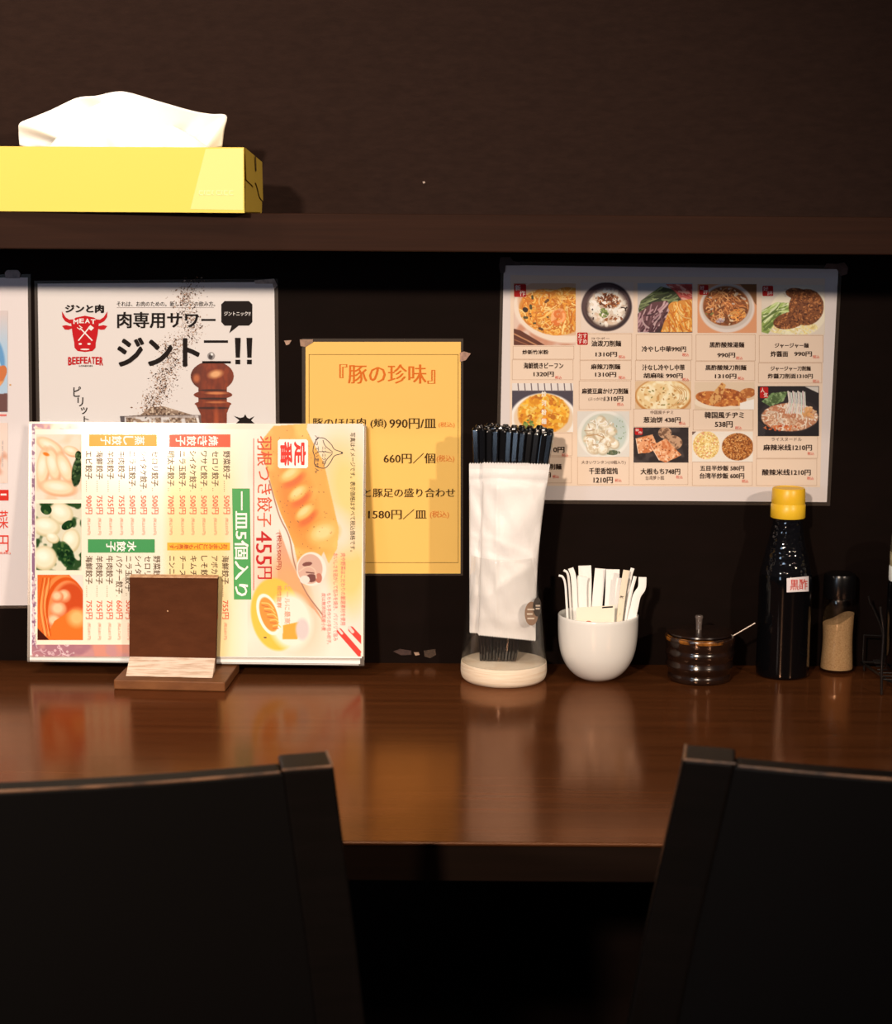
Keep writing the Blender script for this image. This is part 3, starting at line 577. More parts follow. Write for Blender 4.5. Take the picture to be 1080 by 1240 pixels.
# ---- bits of old tape and a painted glint on the bare board
for lab, P, cc in (('small pale tape scrap between the yellow menu and the white poster', [(344, 412.5), (353, 412), (350, 417), (346.5, 418)], (196, 150, 124)),
                   ('flat brown tape scrap low on the wall near the counter', [(476, 789), (484, 786), (498, 788), (498, 793), (486, 793.5)], (66, 46, 42)),
                   ('small cream tape scrap low on the wall between two brown scraps', [(501, 790), (507, 790), (508, 793), (503, 794)], (176, 140, 116)),  # a glint of light, put into the cream colour
                   ('round brown tape scrap low on the wall beside the chopstick holder', [(513, 788), (527, 786), (528, 793), (521, 797), (514, 795)], (70, 52, 40)),
                   ('tiny white fleck on the wall above the shelf', [(511.5, 220), (514, 219.4), (515, 221.5), (512.6, 222.4)], (170, 140, 124))):
    o = tape(wall, None, P, 'tape_scrap' if 'tape' in lab else 'wall_fleck', 0, cc); prop(o, lab, 'tape scrap' if 'tape' in lab else 'fleck')

# ================================================================== MENU IN ITS HOLDER
up = np.array((0, 0.058, 0.288)); nrm = np.cross((1, 0, 0), up); nrm = nrm / np.linalg.norm(nrm)
if nrm[1] > 0: nrm = -nrm
BASE_Z = CT + 0.012
page = Surf((0, -0.0785, BASE_Z), nrm)
clear_edge = thin_glass('laminate', (.9, .88, .86, 1), .1, .25, ((.5, .4, .33, 1), .05))
for i, (dx, dy, lab) in enumerate(((0, 0, ''), (-1.5, 6.4, 'plain back menu sheet showing as a white strip under the front menu'), (-3, 8.0, 'rearmost white menu sheet in the wooden holder'))):
    if i == 0: continue
    s2 = Surf(page.p0 - nrm * (.0030 * i), nrm)
    t2 = thing('menu_card', lab, 'menu', s2.at(238, 800), 'plain menu sheets behind the front menu')
    sheet(s2, t2, [(38, 516), (440, 519), (437.5 + dx, 797.5 + dy), (36, 792.5 + dy)], (240, 232, 228), 'paper', .0016)
    film(s2, t2, [(38, 516), (440, 519), (437.5 + dx, 797.5 + dy), (36, 792.5 + dy)], [(35, 513.5), (443, 516.5), (441, 798.4 + dy), (33, 793.4 + dy)])
t = thing('menu_card', 'laminated gyoza menu turned sideways in the wooden holder', 'menu', page.at(238, 800))
PO = [(38, 512.5), (441, 516), (438, 797), (36.5, 793.5)]
sheet(page, t, PO, (250, 236, 222), 'paper', .0016); film(page, t, PO, [(35, 510.5), (443.5, 514), (441.5, 799.5), (33, 796)])
# printed picture of the whole page
c = Canvas((38.5, 513, 440, 795), 1.7, (250, 236, 218))
ONE = np.ones_like(c.X); edgeR = 441 - (c.Y - 516) * .0107
c.mix(np.clip((c.X - 196) / 12, 0, 1) * np.clip((306 - c.X) / 40, 0, 1) * np.clip((c.Y - 520) / 60, 0, 1), (250, 222, 160))
c.mix(np.clip((c.X - 270) / 40, 0, 1), (252, 234, 226)); c.mottle((c.X > 300) * 1., 60, (250, 214, 200), .5, .9, 3, .8)
# pink band along the top, purple blossom strip at left and bottom
m = (c.Y < 520) * np.clip((330 - c.X) / 160, 0, 1); c.mix(m, (226, 164, 152)); c.mottle(m, 18, (250, 222, 200), .45, .7, 4); c.mottle(m * (c.X < 120), 9, (176, 112, 140), .5, .7, 5)
m = (c.X < 42.6) * 1.; c.mix(m * (c.Y < 700), (132, 84, 128)); c.mix(m * (c.Y >= 700), (216, 186, 202)); c.mottle(m, 5, (236, 214, 226), .5, .62, 6); c.mottle(m * (c.Y > 570), 4, (120, 72, 112), .6, .72, 7)
m = (c.Y > 780.5) * (c.X < 200); c.mix(m * 1., (166, 104, 124)); c.mix(m * np.clip((c.X - 108) / 6, 0, 1), (214, 136, 120)); c.mottle(m * 1., 14, (196, 134, 140), .45, .7, 8); c.noodles(m * (c.X < 90) * 1., 26, 9, .9, [(240, 216, 224), (228, 190, 204)], 5, seed=9)
m = (c.X < 44) * (c.Y > 700); c.noodles(m * 1., 22, 10, .8, [(140, 84, 126), (176, 120, 150)], 5, seed=10)
# golden sheet of gyoza
gold = [(331, 516), (372, 513), (371, 520), (377, 532), (392, 560), (400, 596), (410, 640), (408, 664), (398, 682), (392, 668), (384, 684), (362, 690), (356, 660), (348, 640), (340, 622), (332, 600), (326, 578), (316, 546), (318, 532)]
c.ell(420, 590, 26, 54, (252, 214, 120), -10, 1.2, .8); c.ell(424, 690, 22, 46, (250, 206, 110), 0, .9, .8); c.ell(372, 752, 40, 40, (252, 240, 232), 0, .8); c.ell(396, 640, 40, 24, (252, 226, 206), 30, .8)
m = c.pm(gold); c.mix(m, (246, 172, 72)); c.mottle(m, 22, (252, 198, 104), .4, .75, 11); c.mix(m * c.em(358, 606, 20, 50, -16, .9) * .9, (240, 132, 28))
for x, y, rx, ry, a in ((352, 574, 14, 7, -32), (361, 597, 13, 7, -38), (369, 620, 13, 6.5, -40), (392, 646, 19, 14, -20)):
    c.ell(x + 4, y + 8, rx, ry * .8, (226, 96, 16), a, .7, .8 * (ry < 10)); c.ell(x, y, rx, ry, (250, 190, 98), a, .5); c.ell(x - 1, y - 1, rx * .62, ry * .55, (254, 218, 150), a, .8)
c.dots(m, 90, .5, 1.0, [(150, 92, 36), (196, 120, 44)], 12)
c.ell(350, 730, 30, 60, (238, 176, 140), -24, .9, .7); m2 = c.pm([(338, 640), (352, 680), (368, 712), (386, 742), (392, 754), (380, 738), (360, 722), (336, 700)]); c.mix(m2 * .8, (226, 150, 110)); c.mix(c.em(352, 712, 18, 34, -22, .8) * .8, (240, 170, 110))
c.stroke(curve_pts([(326, 582), (338, 624), (350, 650), (357, 684), (370, 716), (390, 744)], 8), 1.6, (170, 120, 96))
c.ell(334, 744, 30, 44, (248, 196, 60), -8, .08); c.ell(352, 752, 26, 34, (250, 238, 228), -8, .3); c.poly([(343, 757), (362, 753), (360, 774), (342, 774)], (246, 166, 40)); c.ell(366, 762, 8, 13, (222, 204, 208), 0, .4); c.ell(325, 744, 13, 26, (252, 246, 240), -18, .06); c.ell(325.5, 744, 10, 21.5, (240, 146, 38), -18, .1)
for i in range(5): c.stroke(curve_pts([(317 + i * 3.4, 730 + i * 7), (325 + i * 3, 731 + i * 6.5), (331 + i * 2.2, 737 + i * 5.6)], 5), 1.3, (252, 206, 110)); c.stroke(curve_pts([(317 + i * 3.4, 733 + i * 7), (325 + i * 3, 735 + i * 6.5)], 5), 1, (200, 96, 20))
c.ell(347, 749, 3, 8, (120, 60, 30), 0, .4, .0); c.ell(321, 772, 2, .9, (90, 60, 40))
c.ell(377, 689, 18, 20.5, (246, 236, 230), 0, .06); pm_ = c.em(375.5, 689, 15, 18, 0, .05); c.mix(pm_, (222, 176, 160)); c.ell(372, 683, 6, 2.6, (120, 52, 44), -10); c.ell(377, 700, 6.5, 5, (110, 44, 40)); c.ell(386, 700, 4, 6, (196, 110, 90)); c.ell(369, 702, 6, 5, (240, 226, 220)); c.stroke(curve_pts([(362, 692), (372, 686), (381, 690), (383, 700)], 6), 1.3, (236, 200, 180)); c.stroke([(371, 693), (380, 694)], 1.5, (110, 50, 46))
c.stroke([(411, 764), (440, 797)], 6.5, (226, 44, 30)); c.stroke([(425, 762), (444, 782)], 7, (226, 44, 30)); c.stroke([(409, 761), (414, 767)], 3, (250, 220, 214)); c.stroke([(423, 760), (427, 765)], 4, (250, 210, 204))
c.mix(((c.X > edgeR - 1)) * 1., (250, 236, 222)); c.c *= (.94, .915, .87); c.build('printed_page', page, t, 1, True)
# the three photos at the left
c = Canvas((44, 526, 98.5, 604.5), 2.2, (248, 232, 220)); c.mottle(np.ones_like(c.X), 20, (250, 214, 190), .5, .8, 3)
for x, y, rx, ry, a in ((60, 540, 18, 8, 30), (52, 565, 8, 24, 6), (64, 562, 8, 22, -12), (78, 566, 8, 20, -22), (70, 590, 22, 10, 8), (86, 546, 10, 6, 20)): c.ell(x + 1, y + 1, rx, ry, (222, 168, 130), a, .3); c.ell(x, y, rx * .92, ry * .88, (250, 226, 198), a, .4); c.ell(x - 1, y - 1, rx * .5, ry * .4, (254, 244, 230), a, .9)
m = np.maximum(c.em(93, 572, 6, 17, 6, .2), c.em(95, 552, 4, 6)); c.mix(m, (60, 84, 56)); c.dots(m, 30, 1, 3, [(40, 62, 44), (96, 120, 84)], 4); c.ell(56, 550, 4, 2, (240, 140, 60), 20, .6); c.c = np.clip((c.c - 128) * 1.12 + 118, 0, 255) * (.95, .91, .87); c.build('food_photo', page, t, 3, 'matte')
c = Canvas((44, 609.5, 98.5, 690.5), 2.2, (226, 224, 206)); c.mottle(np.ones_like(c.X), 12, (60, 90, 56), .46, .6, 8)
for x, y, rx, ry, a in ((74, 622, 15, 13, 30), (56, 638, 17, 12, 10), (86, 655, 11, 15, 10), (54, 676, 15, 15, 20), (64, 652, 8, 6, 20)): c.ell(x, y, rx, ry, (206, 196, 158), a, .15); c.ell(x - .5, y - 1, rx * .9, ry * .88, (240, 234, 212), a, .4); c.ell(x - 2, y - 3, rx * .5, ry * .4, (252, 250, 238), a, .9)
m = np.maximum(c.em(80, 672, 9, 17, -24, .2), c.em(56, 617, 7, 6, 30)); m = np.maximum(m, c.em(82, 636, 8, 5, -30)); c.mix(m, (42, 78, 46)); c.dots(m, 40, 1, 3.4, [(30, 60, 36), (84, 116, 70)], 5); c.c = np.clip((c.c - 128) * 1.12 + 118, 0, 255) * (.95, .91, .87); c.build('food_photo', page, t, 3, 'matte')
c = Canvas((45.5, 696, 100.5, 775), 2.2, (226, 120, 60)); c.poly([(84, 696), (101, 696), (101, 730), (96, 712)], (246, 226, 220)); c.ell(76, 742, 28, 46, (236, 150, 90), 0, .04); c.ell(80, 742, 26, 43, (216, 100, 44), 0, .04); c.ell(82, 744, 24, 41, (236, 150, 100), 0, .05); c.ell(84, 730, 18, 24, (206, 92, 52), 10, .2)
for x, y, q in ((71, 738, 10), (78, 722, 8), (70, 723, 7), (66, 752, 8)): c.ell(x, y, q, q, (222, 140, 100), 0, .3); c.ell(x - 1, y - 1.5, q * .75, q * .7, (250, 206, 172), 0, .8)
c.poly([(54, 775), (66, 752), (88, 738), (101, 740), (101, 775)], (236, 128, 60)); c.ell(93, 748, 10, 10, (252, 192, 130), 20, .9); 
for i in range(5): c.stroke(curve_pts([(52 + i * 2.4, 700), (47.5 + i * 2.4, 735), (53 + i * 2.2, 770)], 6), .8, [(196, 90, 40), (250, 186, 120)][i % 2])
c.mix(c.pm([(45, 760), (60, 775), (45, 775)]) * 1., (84, 40, 30)); c.c = np.clip((c.c - 128) * 1.12 + 118, 0, 255) * (.95, .91, .87); c.build('food_photo', page, t, 3, 'matte')
p = Print(page, t); DK = (92, 66, 46); PR = (224, 92, 62); WT = (252, 240, 226)
p.quad((108, 526, 190, 540.5), (238, 160, 44), 2); p.quad((205, 526, 279, 541.5), (226, 86, 56), 2); p.quad((106.5, 653, 187.5, 669.3), (56, 142, 76), 2); p.quad((202.5, 657, 278.5, 666.5), (246, 170, 52), 2)
p.put([(281, 591.5), (283.3, 726), (304.3, 726), (302.5, 591.5)], [[0, 1, 2, 3]], (78, 156, 84), 2, 'printed_panel')
p.chars_rl('蒸し餃子', (121, 528, 176, 539), WT, .02); p.chars_rl('焼き餃子', (212, 528, 265, 540), WT, .02); p.chars_rl('水餃子', (128, 655.5, 166, 668), WT, .02); p.chars_rl('おつまみとしても最高です', (205, 659, 276, 665), (200, 84, 30), .01)
p.text('一皿5個入り', (284.2, 595, 301, 722), WT, .016, 1)
def row(x, nm, pr, y0=546, yd=600, tax=True, w=8.5, off=0):
    L = len(nm); ln = min(8.6 * L, yd - y0 - 8); x += off
    p.text(nm, (x - w / 2, y0, x + w / 2, y0 + ln), DK, .006, 1)
    for k in range(max(0, int((yd - 3 - (y0 + ln + 2)) / 2.4))): p.quad((x - 3.4, y0 + ln + 2 + k * 2.4, x - 2.6, y0 + ln + 3 + k * 2.4), (150, 110, 84), 3, 'printed_rule')
    if pr: p.text(pr, (x - w / 2 + .3, yd, x + w / 2 - .3, yd + 22.5), PR, 0, 1, True)
    if tax and pr: p.text('(税込%d円)' % round(int(pr[:-1]) * 1.1), (x - 2.2, yd + 27, x + 2.0, yd + 48), (236, 140, 110), 0, 1)
for x, nm, pr in ((187.7, 'セロリ餃子', '500円'), (173.9, 'シイタケ餃子', '500円'), (160.3, 'ニラ玉餃子', '500円'), (147.3, '牛肉餃子', '755円'), (134, '羊肉餃子', '755円'), (120.7, '海鮮餃子', '755円'), (107.7, 'エビ餃子', '900円'),
                  (274.6, '野菜餃子', '500円'), (260.8, 'セロリ餃子', '500円'), (247, 'ワサビ餃子', '500円'), (233.7, 'シイタケ餃子', '500円'), (221, 'ニラ玉餃子', '500円'), (207, '明太子餃子', '700円')): row(x, nm, pr)
for x, nm, pr in ((108, '海鮮餃子', '755円'), (120.5, '羊肉餃子', '755円'), (132.8, '牛肉餃子', '755円'), (144.5, 'パクチー餃子', '660円'), (156, 'ニラ玉餃子', '500円'), (167.5, 'シイタケ餃子', '500円'), (179, 'セロリ餃子', '500円'), (190, '野菜餃子', '500円'),
                  (273, '海鮮餃子', '755円'), (260, 'アボカド餃子', '755円'), (247.5, 'しそ餃子', '500円'), (234.5, 'キムチ餃子', '500円'), (221.5, 'チーズ餃子', '500円'), (208.5, 'ニンニク餃子', '500円')): row(x, nm, pr, 673, 727)
p.quad((306.8, 531, 307.6, 715), (206, 60, 50), 3, 'printed_rule')
p.text('羽根つき餃子', (311.5, 528, 329.5, 638), (214, 84, 52), 0, 1, True); p.text('455', (310, 643, 329, 684), (196, 32, 34), 0, 1, True); p.text('円', (312, 686, 329, 701), (196, 32, 34), 0, 1, True); p.text('(税込500円)', (334, 645, 341, 690), (176, 60, 50), 0, 1)
p.poly([(338.5, 532), (371, 532), (373, 534), (373, 565), (371, 567), (338.5, 567), (336.5, 565), (336.5, 534)], (252, 240, 232), 3, 'printed_panel'); p.chars_rl('定番', (338.5, 534.5, 371.5, 564.5), (222, 56, 46), .03)
gl = curve_pts([(386, 530), (393, 531), (401, 538), (405, 544), (415, 548.5), (405, 552), (400, 560), (394, 566.5), (386, 566), (381, 562), (381, 553), (379, 546), (380.5, 538), (383, 533), (386, 530)], 6); p.line(gl, .8, (70, 60, 66), 4)
for P in ([(403, 547.5), (394, 540), (391, 533)], [(403, 549), (394, 547), (384, 547)], [(402, 550), (396, 556), (392, 564)], [(413, 548.5), (415, 548.5)]): p.line(curve_pts(P, 5) if len(P) > 2 else P, .7 if P[0][0] < 410 else 2, (70, 60, 66), 4)
p.text('ニンニクは', (390, 541, 395, 562), (70, 60, 66), 0, 1); p.text('入っていません', (381.5, 527, 386.5, 573), (70, 60, 66), 0, 1)
p.text('写真はイメージです。表示価格はすべて税込価格です。', (424, 524, 430.3, 668), (70, 54, 40), 0, 1)
for s, b in (('肉や野菜はこだわりの厳選素材を使用', (412.5, 670, 418.5, 757)), ('おいしさを逃がして包みを焼き、パリパリで旨み', (403.5, 670, 409.3, 776)), ('もちもち手作りの手包み餃子。', (395.8, 718, 401, 780)), ('皮は無添加国産小麦', (389.5, 718, 394.5, 764))): p.text(s, b, (226, 120, 110), 0, 1)
p.text('ビールに最高', (344.5, 709, 351.5, 755), (240, 160, 130), 0, 1); p.text('相性抜群', (335.5, 709, 341, 736), (226, 130, 90), 0, 1)
p.finish()

m_stand = mat('painted_wood', A(72, 34, 13), .65, .08, noise=(A(84, 42, 19), (40, 40, 90), .3, .75), bump=((300, 300, 300), .15, .0005))
m_base = mat('worn_base_wood', A(122, 74, 40), .5, .2, noise=(A(96, 54, 28), (30, 60, 60), .35, .75), bump=((90, 400, 400), .2, .0005))
m_raw = mat('bare_wood', A(236, 206, 182), .8, .1, noise=(A(190, 148, 118), (30, 260, 420), .45, .7), bump=((60, 500, 500), .4, .0008))
m_edge = mat('rubbed_glint_edge', A(214, 164, 124), .55, .3, noise=(A(170, 116, 78), (120, 120, 120), .4, .7))
t = thing('menu_holder', 'small brown wooden menu holder with worn pale foot strip', 'menu holder', onZ(209, 828, CT))
FL, FR = onZ(137.5, 823, BASE_Z), onZ(272.5, 826, BASE_Z); dpt = 0.0525
b0 = [FL, FR, np.array((FR[0] + .006, -.055, FR[2])), np.array((FL[0] + .006, -.055, FL[2]))]
MB().hexa([(q[0], q[1], CT) for q in b0] + [(q[0], q[1], BASE_Z) for q in b0], .0015).build('base', m_base, t)
def bp(x, y, Y): return onY(x, y, Y)
TLb, TRb, BLb, BRb = bp(156.8, 699.5, -0.079), bp(263.5, 700.5, -0.079), bp(156.5, 795, -0.093), bp(261, 797, -0.093)
th = np.array((0, .0115, .0012))
zb = BASE_Z + .0003
BL0 = np.array((BLb[0], -0.0955, zb)); BR0 = np.array((BRb[0], -0.0955, zb))
MB().hexa([BL0, BR0, BR0 + th * (1, 1, 0), BL0 + th * (1, 1, 0), TLb, TRb, TRb + th, TLb + th], .0007).build('back_board', m_stand, t)
MB().hexa([TLb + (0, .0008, .0001), TRb + (0, .0008, .0001), TRb + th + (0, -.0008, .0001), TLb + th + (0, -.0008, .0001)] + [q + np.array((0, 0, .0012)) for q in (TLb + (0, .0008, 0), TRb + (0, .0008, 0), TRb + th + (0, -.0008, 0), TLb + th + (0, -.0008, 0))]).build('board_edge', m_edge, t)
W0, W1 = onZ(152.5, 818.5, zb), onZ(257, 821, zb); U0, U1 = BLb + (0.0005, -.0003, 0), BRb + (-.0005, -.0003, 0)
MB().add([W0, W1, U1, U0, (U0[0], -0.0957, zb), (U1[0], -0.0957, zb)], [[0, 1, 2, 3], [1, 5, 2], [0, 3, 4], [3, 2, 5, 4], [0, 4, 5, 1]]).build('foot_strip', m_raw, t)
q = bp(203, 740, -0.0853); MB().lathe((0, 0), [(.0012, 0), (.0014, .0004), (.0005, .0008)], 12)
b = MB().lathe((0, 0), [(.0011, 0), (.0010, .0005), (.0004, .0008)], 12)
b.v = [(q[0] + v[0], q[1] - v[2] + .0003, q[2] + v[1]) for v in b.v]; b.build('pin_mark', m_edge, t)

# ================================================================== TISSUE BOX ON THE SHELF
STOP = 1.2896
m_yel = mat('yellow_card', A(232, 192, 80), .5, .25, coat=.15, coat_rough=.2)
m_yel2 = mat('pale_yellow_card', A(248, 228, 150), .4, .4, coat=.3, coat_rough=.2)
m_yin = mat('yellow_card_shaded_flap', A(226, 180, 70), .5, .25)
YF = -0.222
br = onY(296, 255.6, YF); tr = onY(296, 178.5, YF); H = float(tr[2] - STOP); yaw = math.radians(4)
Lx, Dx = 0.50, 0.115
ux = np.array((math.cos(yaw), -math.sin(yaw), 0)); uy = np.array((math.sin(yaw), math.cos(yaw), 0)); o3 = np.array((br[0], YF, STOP))
t = thing('tissue_box', 'yellow tissue box lying on the wall shelf', 'tissue box', o3 - ux * Lx / 2 + uy * Dx / 2)
def bx(a, d, h): return o3 + ux * a + uy * d + np.array((0, 0, h))
e = .0015
b = MB()
# front, back, bottom, left end; the top keeps an oval slot; the right end is two folded flaps
b.add([bx(-Lx, 0, 0), bx(0, 0, 0), bx(0, 0, H), bx(-Lx, 0, H)], [[0, 1, 2, 3]])
b.add([bx(-Lx, Dx, 0), bx(0, Dx, 0), bx(0, Dx, H - .013), bx(-Lx, Dx, H)], [[3, 2, 1, 0]])
b.add([bx(-Lx, 0, 0), bx(0, 0, 0), bx(0, Dx, 0), bx(-Lx, Dx, 0)], [[3, 2, 1, 0]])
b.add([bx(-Lx, 0, 0), bx(-Lx, Dx, 0), bx(-Lx, Dx, H), bx(-Lx, 0, H)], [[3, 2, 1, 0]])
b.add([bx(-.002, .001, 0), bx(-.002, Dx - .001, 0), bx(-.002, Dx - .001, H - .013), bx(-.002, .001, H)], [[0, 1, 2, 3]])
n = 48; ov = [bx(-Lx * .52 + .125 * math.cos(2 * math.pi * i / n), Dx / 2 + .022 * math.sin(2 * math.pi * i / n), H) for i in range(n)]
def rim(i):
    c_, s_ = math.cos(2 * math.pi * i / n), math.sin(2 * math.pi * i / n); k = 1 / max(abs(c_), abs(s_))
    return bx(min(-Lx * .52 + c_ * k * Lx * .52, 0) if c_ > 0 else max(-Lx * .52 + c_ * k * Lx * .48, -Lx), Dx / 2 + s_ * k * Dx / 2, H - .013 * min(1, max(0, (c_ * k + 1) / 2)) * min(1, max(0, (s_ * k + 1) / 2)))
rm = [rim(i) for i in range(n)]; b.add(ov + rm, [[i, n + i, n + (i + 1) % n, (i + 1) % n] for i in range(n)])
b.build('carton', m_yel, t)
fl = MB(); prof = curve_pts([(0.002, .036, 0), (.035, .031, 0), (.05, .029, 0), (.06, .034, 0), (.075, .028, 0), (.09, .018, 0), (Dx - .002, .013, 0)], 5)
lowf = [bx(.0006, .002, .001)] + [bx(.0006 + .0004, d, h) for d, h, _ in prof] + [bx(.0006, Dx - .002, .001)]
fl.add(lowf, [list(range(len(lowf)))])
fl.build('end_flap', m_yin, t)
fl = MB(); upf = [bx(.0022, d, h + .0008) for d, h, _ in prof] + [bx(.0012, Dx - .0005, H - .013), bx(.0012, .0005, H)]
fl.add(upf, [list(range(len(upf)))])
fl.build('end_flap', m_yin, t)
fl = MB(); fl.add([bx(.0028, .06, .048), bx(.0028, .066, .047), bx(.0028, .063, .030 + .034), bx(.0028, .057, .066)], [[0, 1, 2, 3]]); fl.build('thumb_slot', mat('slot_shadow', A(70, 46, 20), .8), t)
# printed pale panel and faint lettering on the front
fs = Surf(o3, -uy); p = Print(fs, t); PY = (240, 208, 128)
p.put([(249, 180.4), (230.5, 253.2), (294.6, 254.4), (294.6, 179.6)], [[0, 1, 2, 3]], PY, 1, 'printed_panel')
for i, (x, w) in enumerate(((241, 5), (247, 2), (250, 5), (256.5, 2.4), (262, 5), (268, 1.8), (271, 5), (277.5, 5))): p.quad((x, 230.5, x + w, 231.5), (246, 222, 158), 2, 'faint_lettering'); p.quad((x, 231.5, x + 1, 236), (246, 222, 158), 2, 'faint_lettering'); p.quad((x, 235.2, x + w, 236.2), (246, 222, 158), 2, 'faint_lettering')
p.finish()
# the tissue pulled up out of the slot
m_tis = mat('tissue_paper', (.93, .93, .92, 1), .9, .1, sss=0)
YT = YF + 0.075
top_l = curve_pts([(23.5, 176, 0), (22.5, 160, 0), (24, 149, 0), (40, 142, 0), (64, 132, 0), (93, 118.5, 0), (116, 116, 0), (140, 111, 0), (158, 112.5, 0), (190, 122, 0), (232, 134, 0), (255, 138, 0), (274, 140, 0), (271.5, 158, 0), (269, 178, 0)], 6)
nt_ = len(top_l); rows = 26; V = []; b = MB()
for k in range(rows):
    f = k / (rows - 1)
    for i, q in enumerate(top_l):
        s_ = i / (nt_ - 1); x0 = 60 + (232 - 60) * s_; y0 = 186
        x = x0 + (q[0] - x0) * f; y = y0 + (q[1] - y0) * f
        dep = YT + .010 * math.sin(s_ * 17 + f * 2) * (1 - .55 * f) + .012 * math.sin(s_ * 6.3 + 1) * f + .006 * math.sin(s_ * 41 + f * 5) * (1 - f)
        V.append(onY(x, y, dep))
b.add(V, [[k * nt_ + i, k * nt_ + i + 1, (k + 1) * nt_ + i + 1, (k + 1) * nt_ + i] for k in range(rows - 1) for i in range(nt_ - 1)])
hill = curve_pts([(56, 182, 0), (74, 160, 0), (96, 138, 0), (118, 126, 0), (140, 122, 0), (166, 132, 0), (200, 148, 0), (232, 164, 0), (258, 182, 0)], 8); nh = len(hill); V = []
for k in range(16):
    f = k / 15
    for i, q in enumerate(hill):
        s_ = i / (nh - 1); x0 = 80 + 150 * s_; x = x0 + (q[0] - x0) * f; y = 187 + (q[1] - 187) * f
        V.append(onY(x, y, YT - .026 + .022 * f * f + .006 * math.sin(s_ * 23 + f * 3) * (1 - .4 * f)))
b.add(V, [[k * nh + i, k * nh + i + 1, (k + 1) * nh + i + 1, (k + 1) * nh + i] for k in range(15) for i in range(nh - 1)])
o = b.build('tissue_sheet', m_tis, None, 60); prop(o, 'white paper tissue pulled halfway out of the yellow box', 'tissue')
sm = o.modifiers.new('thickness', 'SOLIDIFY'); sm.thickness = .0003

# ================================================================== ROUND THINGS ON THE COUNTER
def ctr(x, y): return onZ(x, y, CT)                                # a point on the counter
def prof_px(x, Y, P):                                              # [(y, half width)] -> [(radius, z)], bottom first
    out = []
    for y, hw in P:
        q = onY(x, y, Y); d = np.linalg.norm((q - C0) @ (-R3[:, 2])); out.append((hw * d / F, float(q[2])))
    return out
def rest(pr, z=CT):                                                 # let the lowest ring stand on z
    dz = z - min(q[1] for q in pr); return [(r, h + dz) for r, h in pr]
def smoothp(P, n=5): return [tuple(q) for q in curve_pts(P, n)]

glass = thin_glass('clear_glass', (.988, .988, .985, 1), .11, .03, ((.9, .85, .78, 1), .006))
# ---- chopstick holder
cx, cy = 609.7, 821.5; g = ctr(cx, cy); GX, GY = float(g[0]), float(g[1])
t = thing('chopstick_holder', 'flared clear glass jar with cream base holding chopsticks', 'chopstick holder', (GX, GY, CT))
P = prof_px(cx, GY, [(822.5, 47), (819, 50.5), (813, 52), (806, 52), (801, 51.6)]); P = rest(P)
zt = P[-1][1]
MB().lathe((GX, GY), [(0, CT)] + smoothp(P, 4) + [(P[-1][0] - .002, zt + .0004), (0, zt + .0004)], 72).build('base', mat('cream_cork', A(240, 216, 190), .55, .4, noise=(A(222, 190, 158), (20, 20, 400), .4, .7), bump=((10, 10, 900), .3, .0006)), t, 50)
outp = smoothp(prof_px(cx, GY, [(800.5, 51.4), (788, 50.9), (775, 49.8), (757, 48.3), (740, 46.6), (722, 45), (705, 43.6), (688, 42.6), (673, 42)]), 4)
dz = zt + .0006 - outp[0][1]; outp = [(r, z + dz) for r, z in outp]; th_ = .0026
MB().lathe((GX, GY), outp + [(outp[-1][0] - .0008, outp[-1][1] + .0011), (outp[-1][0] - th_ + .0006, outp[-1][1] + .0011)] + [(r - th_, z) for r, z in outp[::-1]], 72, True).build('glass_body', glass, t, 60)
RG = {round(z, 4): r for r, z in outp}
def glass_r(z): return float(np.interp(z, [q[1] for q in outp], [q[0] for q in outp]))
def on_glass(x, y, lift=.0006):
    d = rays(np.array([x]), np.array([y]))[0]; best = None
    for tt in np.linspace(1.9, 2.6, 1400):
        q = C0 + d * tt
        if math.hypot(q[0] - GX, q[1] - GY) <= glass_r(q[2]) + lift: return q
    return None
for (sx, sy, rx, ry, c_) in ((643.5, 743, 8.2, 14.5, (150, 116, 92)), (650.5, 735, 5.2, 11.5, (70, 58, 50))):
    V = []; 
    for k in range(5):
        for i in range(28):
            a = 2 * math.pi * i / 28; q = on_glass(min(sx + rx * k / 4 * math.cos(a), 655.2), sy + ry * k / 4 * math.sin(a), .0007 + .0003 * (c_[0] < 100))
            V.append(q if q is not None else V[-1])
    Fc = [[k * 28 + i, k * 28 + (i + 1) % 28, (k + 1) * 28 + (i + 1) % 28, (k + 1) * 28 + i] for k in range(4) for i in range(28)]
    obj('sticker', V, Fc, mat('sticker_%d' % c_[0], A(*c_), .4, .4), t)
for (x0, x1, y) in ((638.5, 647, 738), (638, 645, 743.5), (638.5, 647, 749), (648.5, 654, 733.5), (648.6, 653.6, 737)):
    V = [on_glass(x0 + (x1 - x0) * i / 7, y + s_ * 1.0, .0015) for i in range(8) for s_ in (-1, 1)]
    if all(v is not None for v in V): obj('sticker_mark', V, [[2 * i, 2 * i + 2, 2 * i + 3, 2 * i + 1] for i in range(7)], mat('sticker_text', A(222, 196, 172), .5), t)

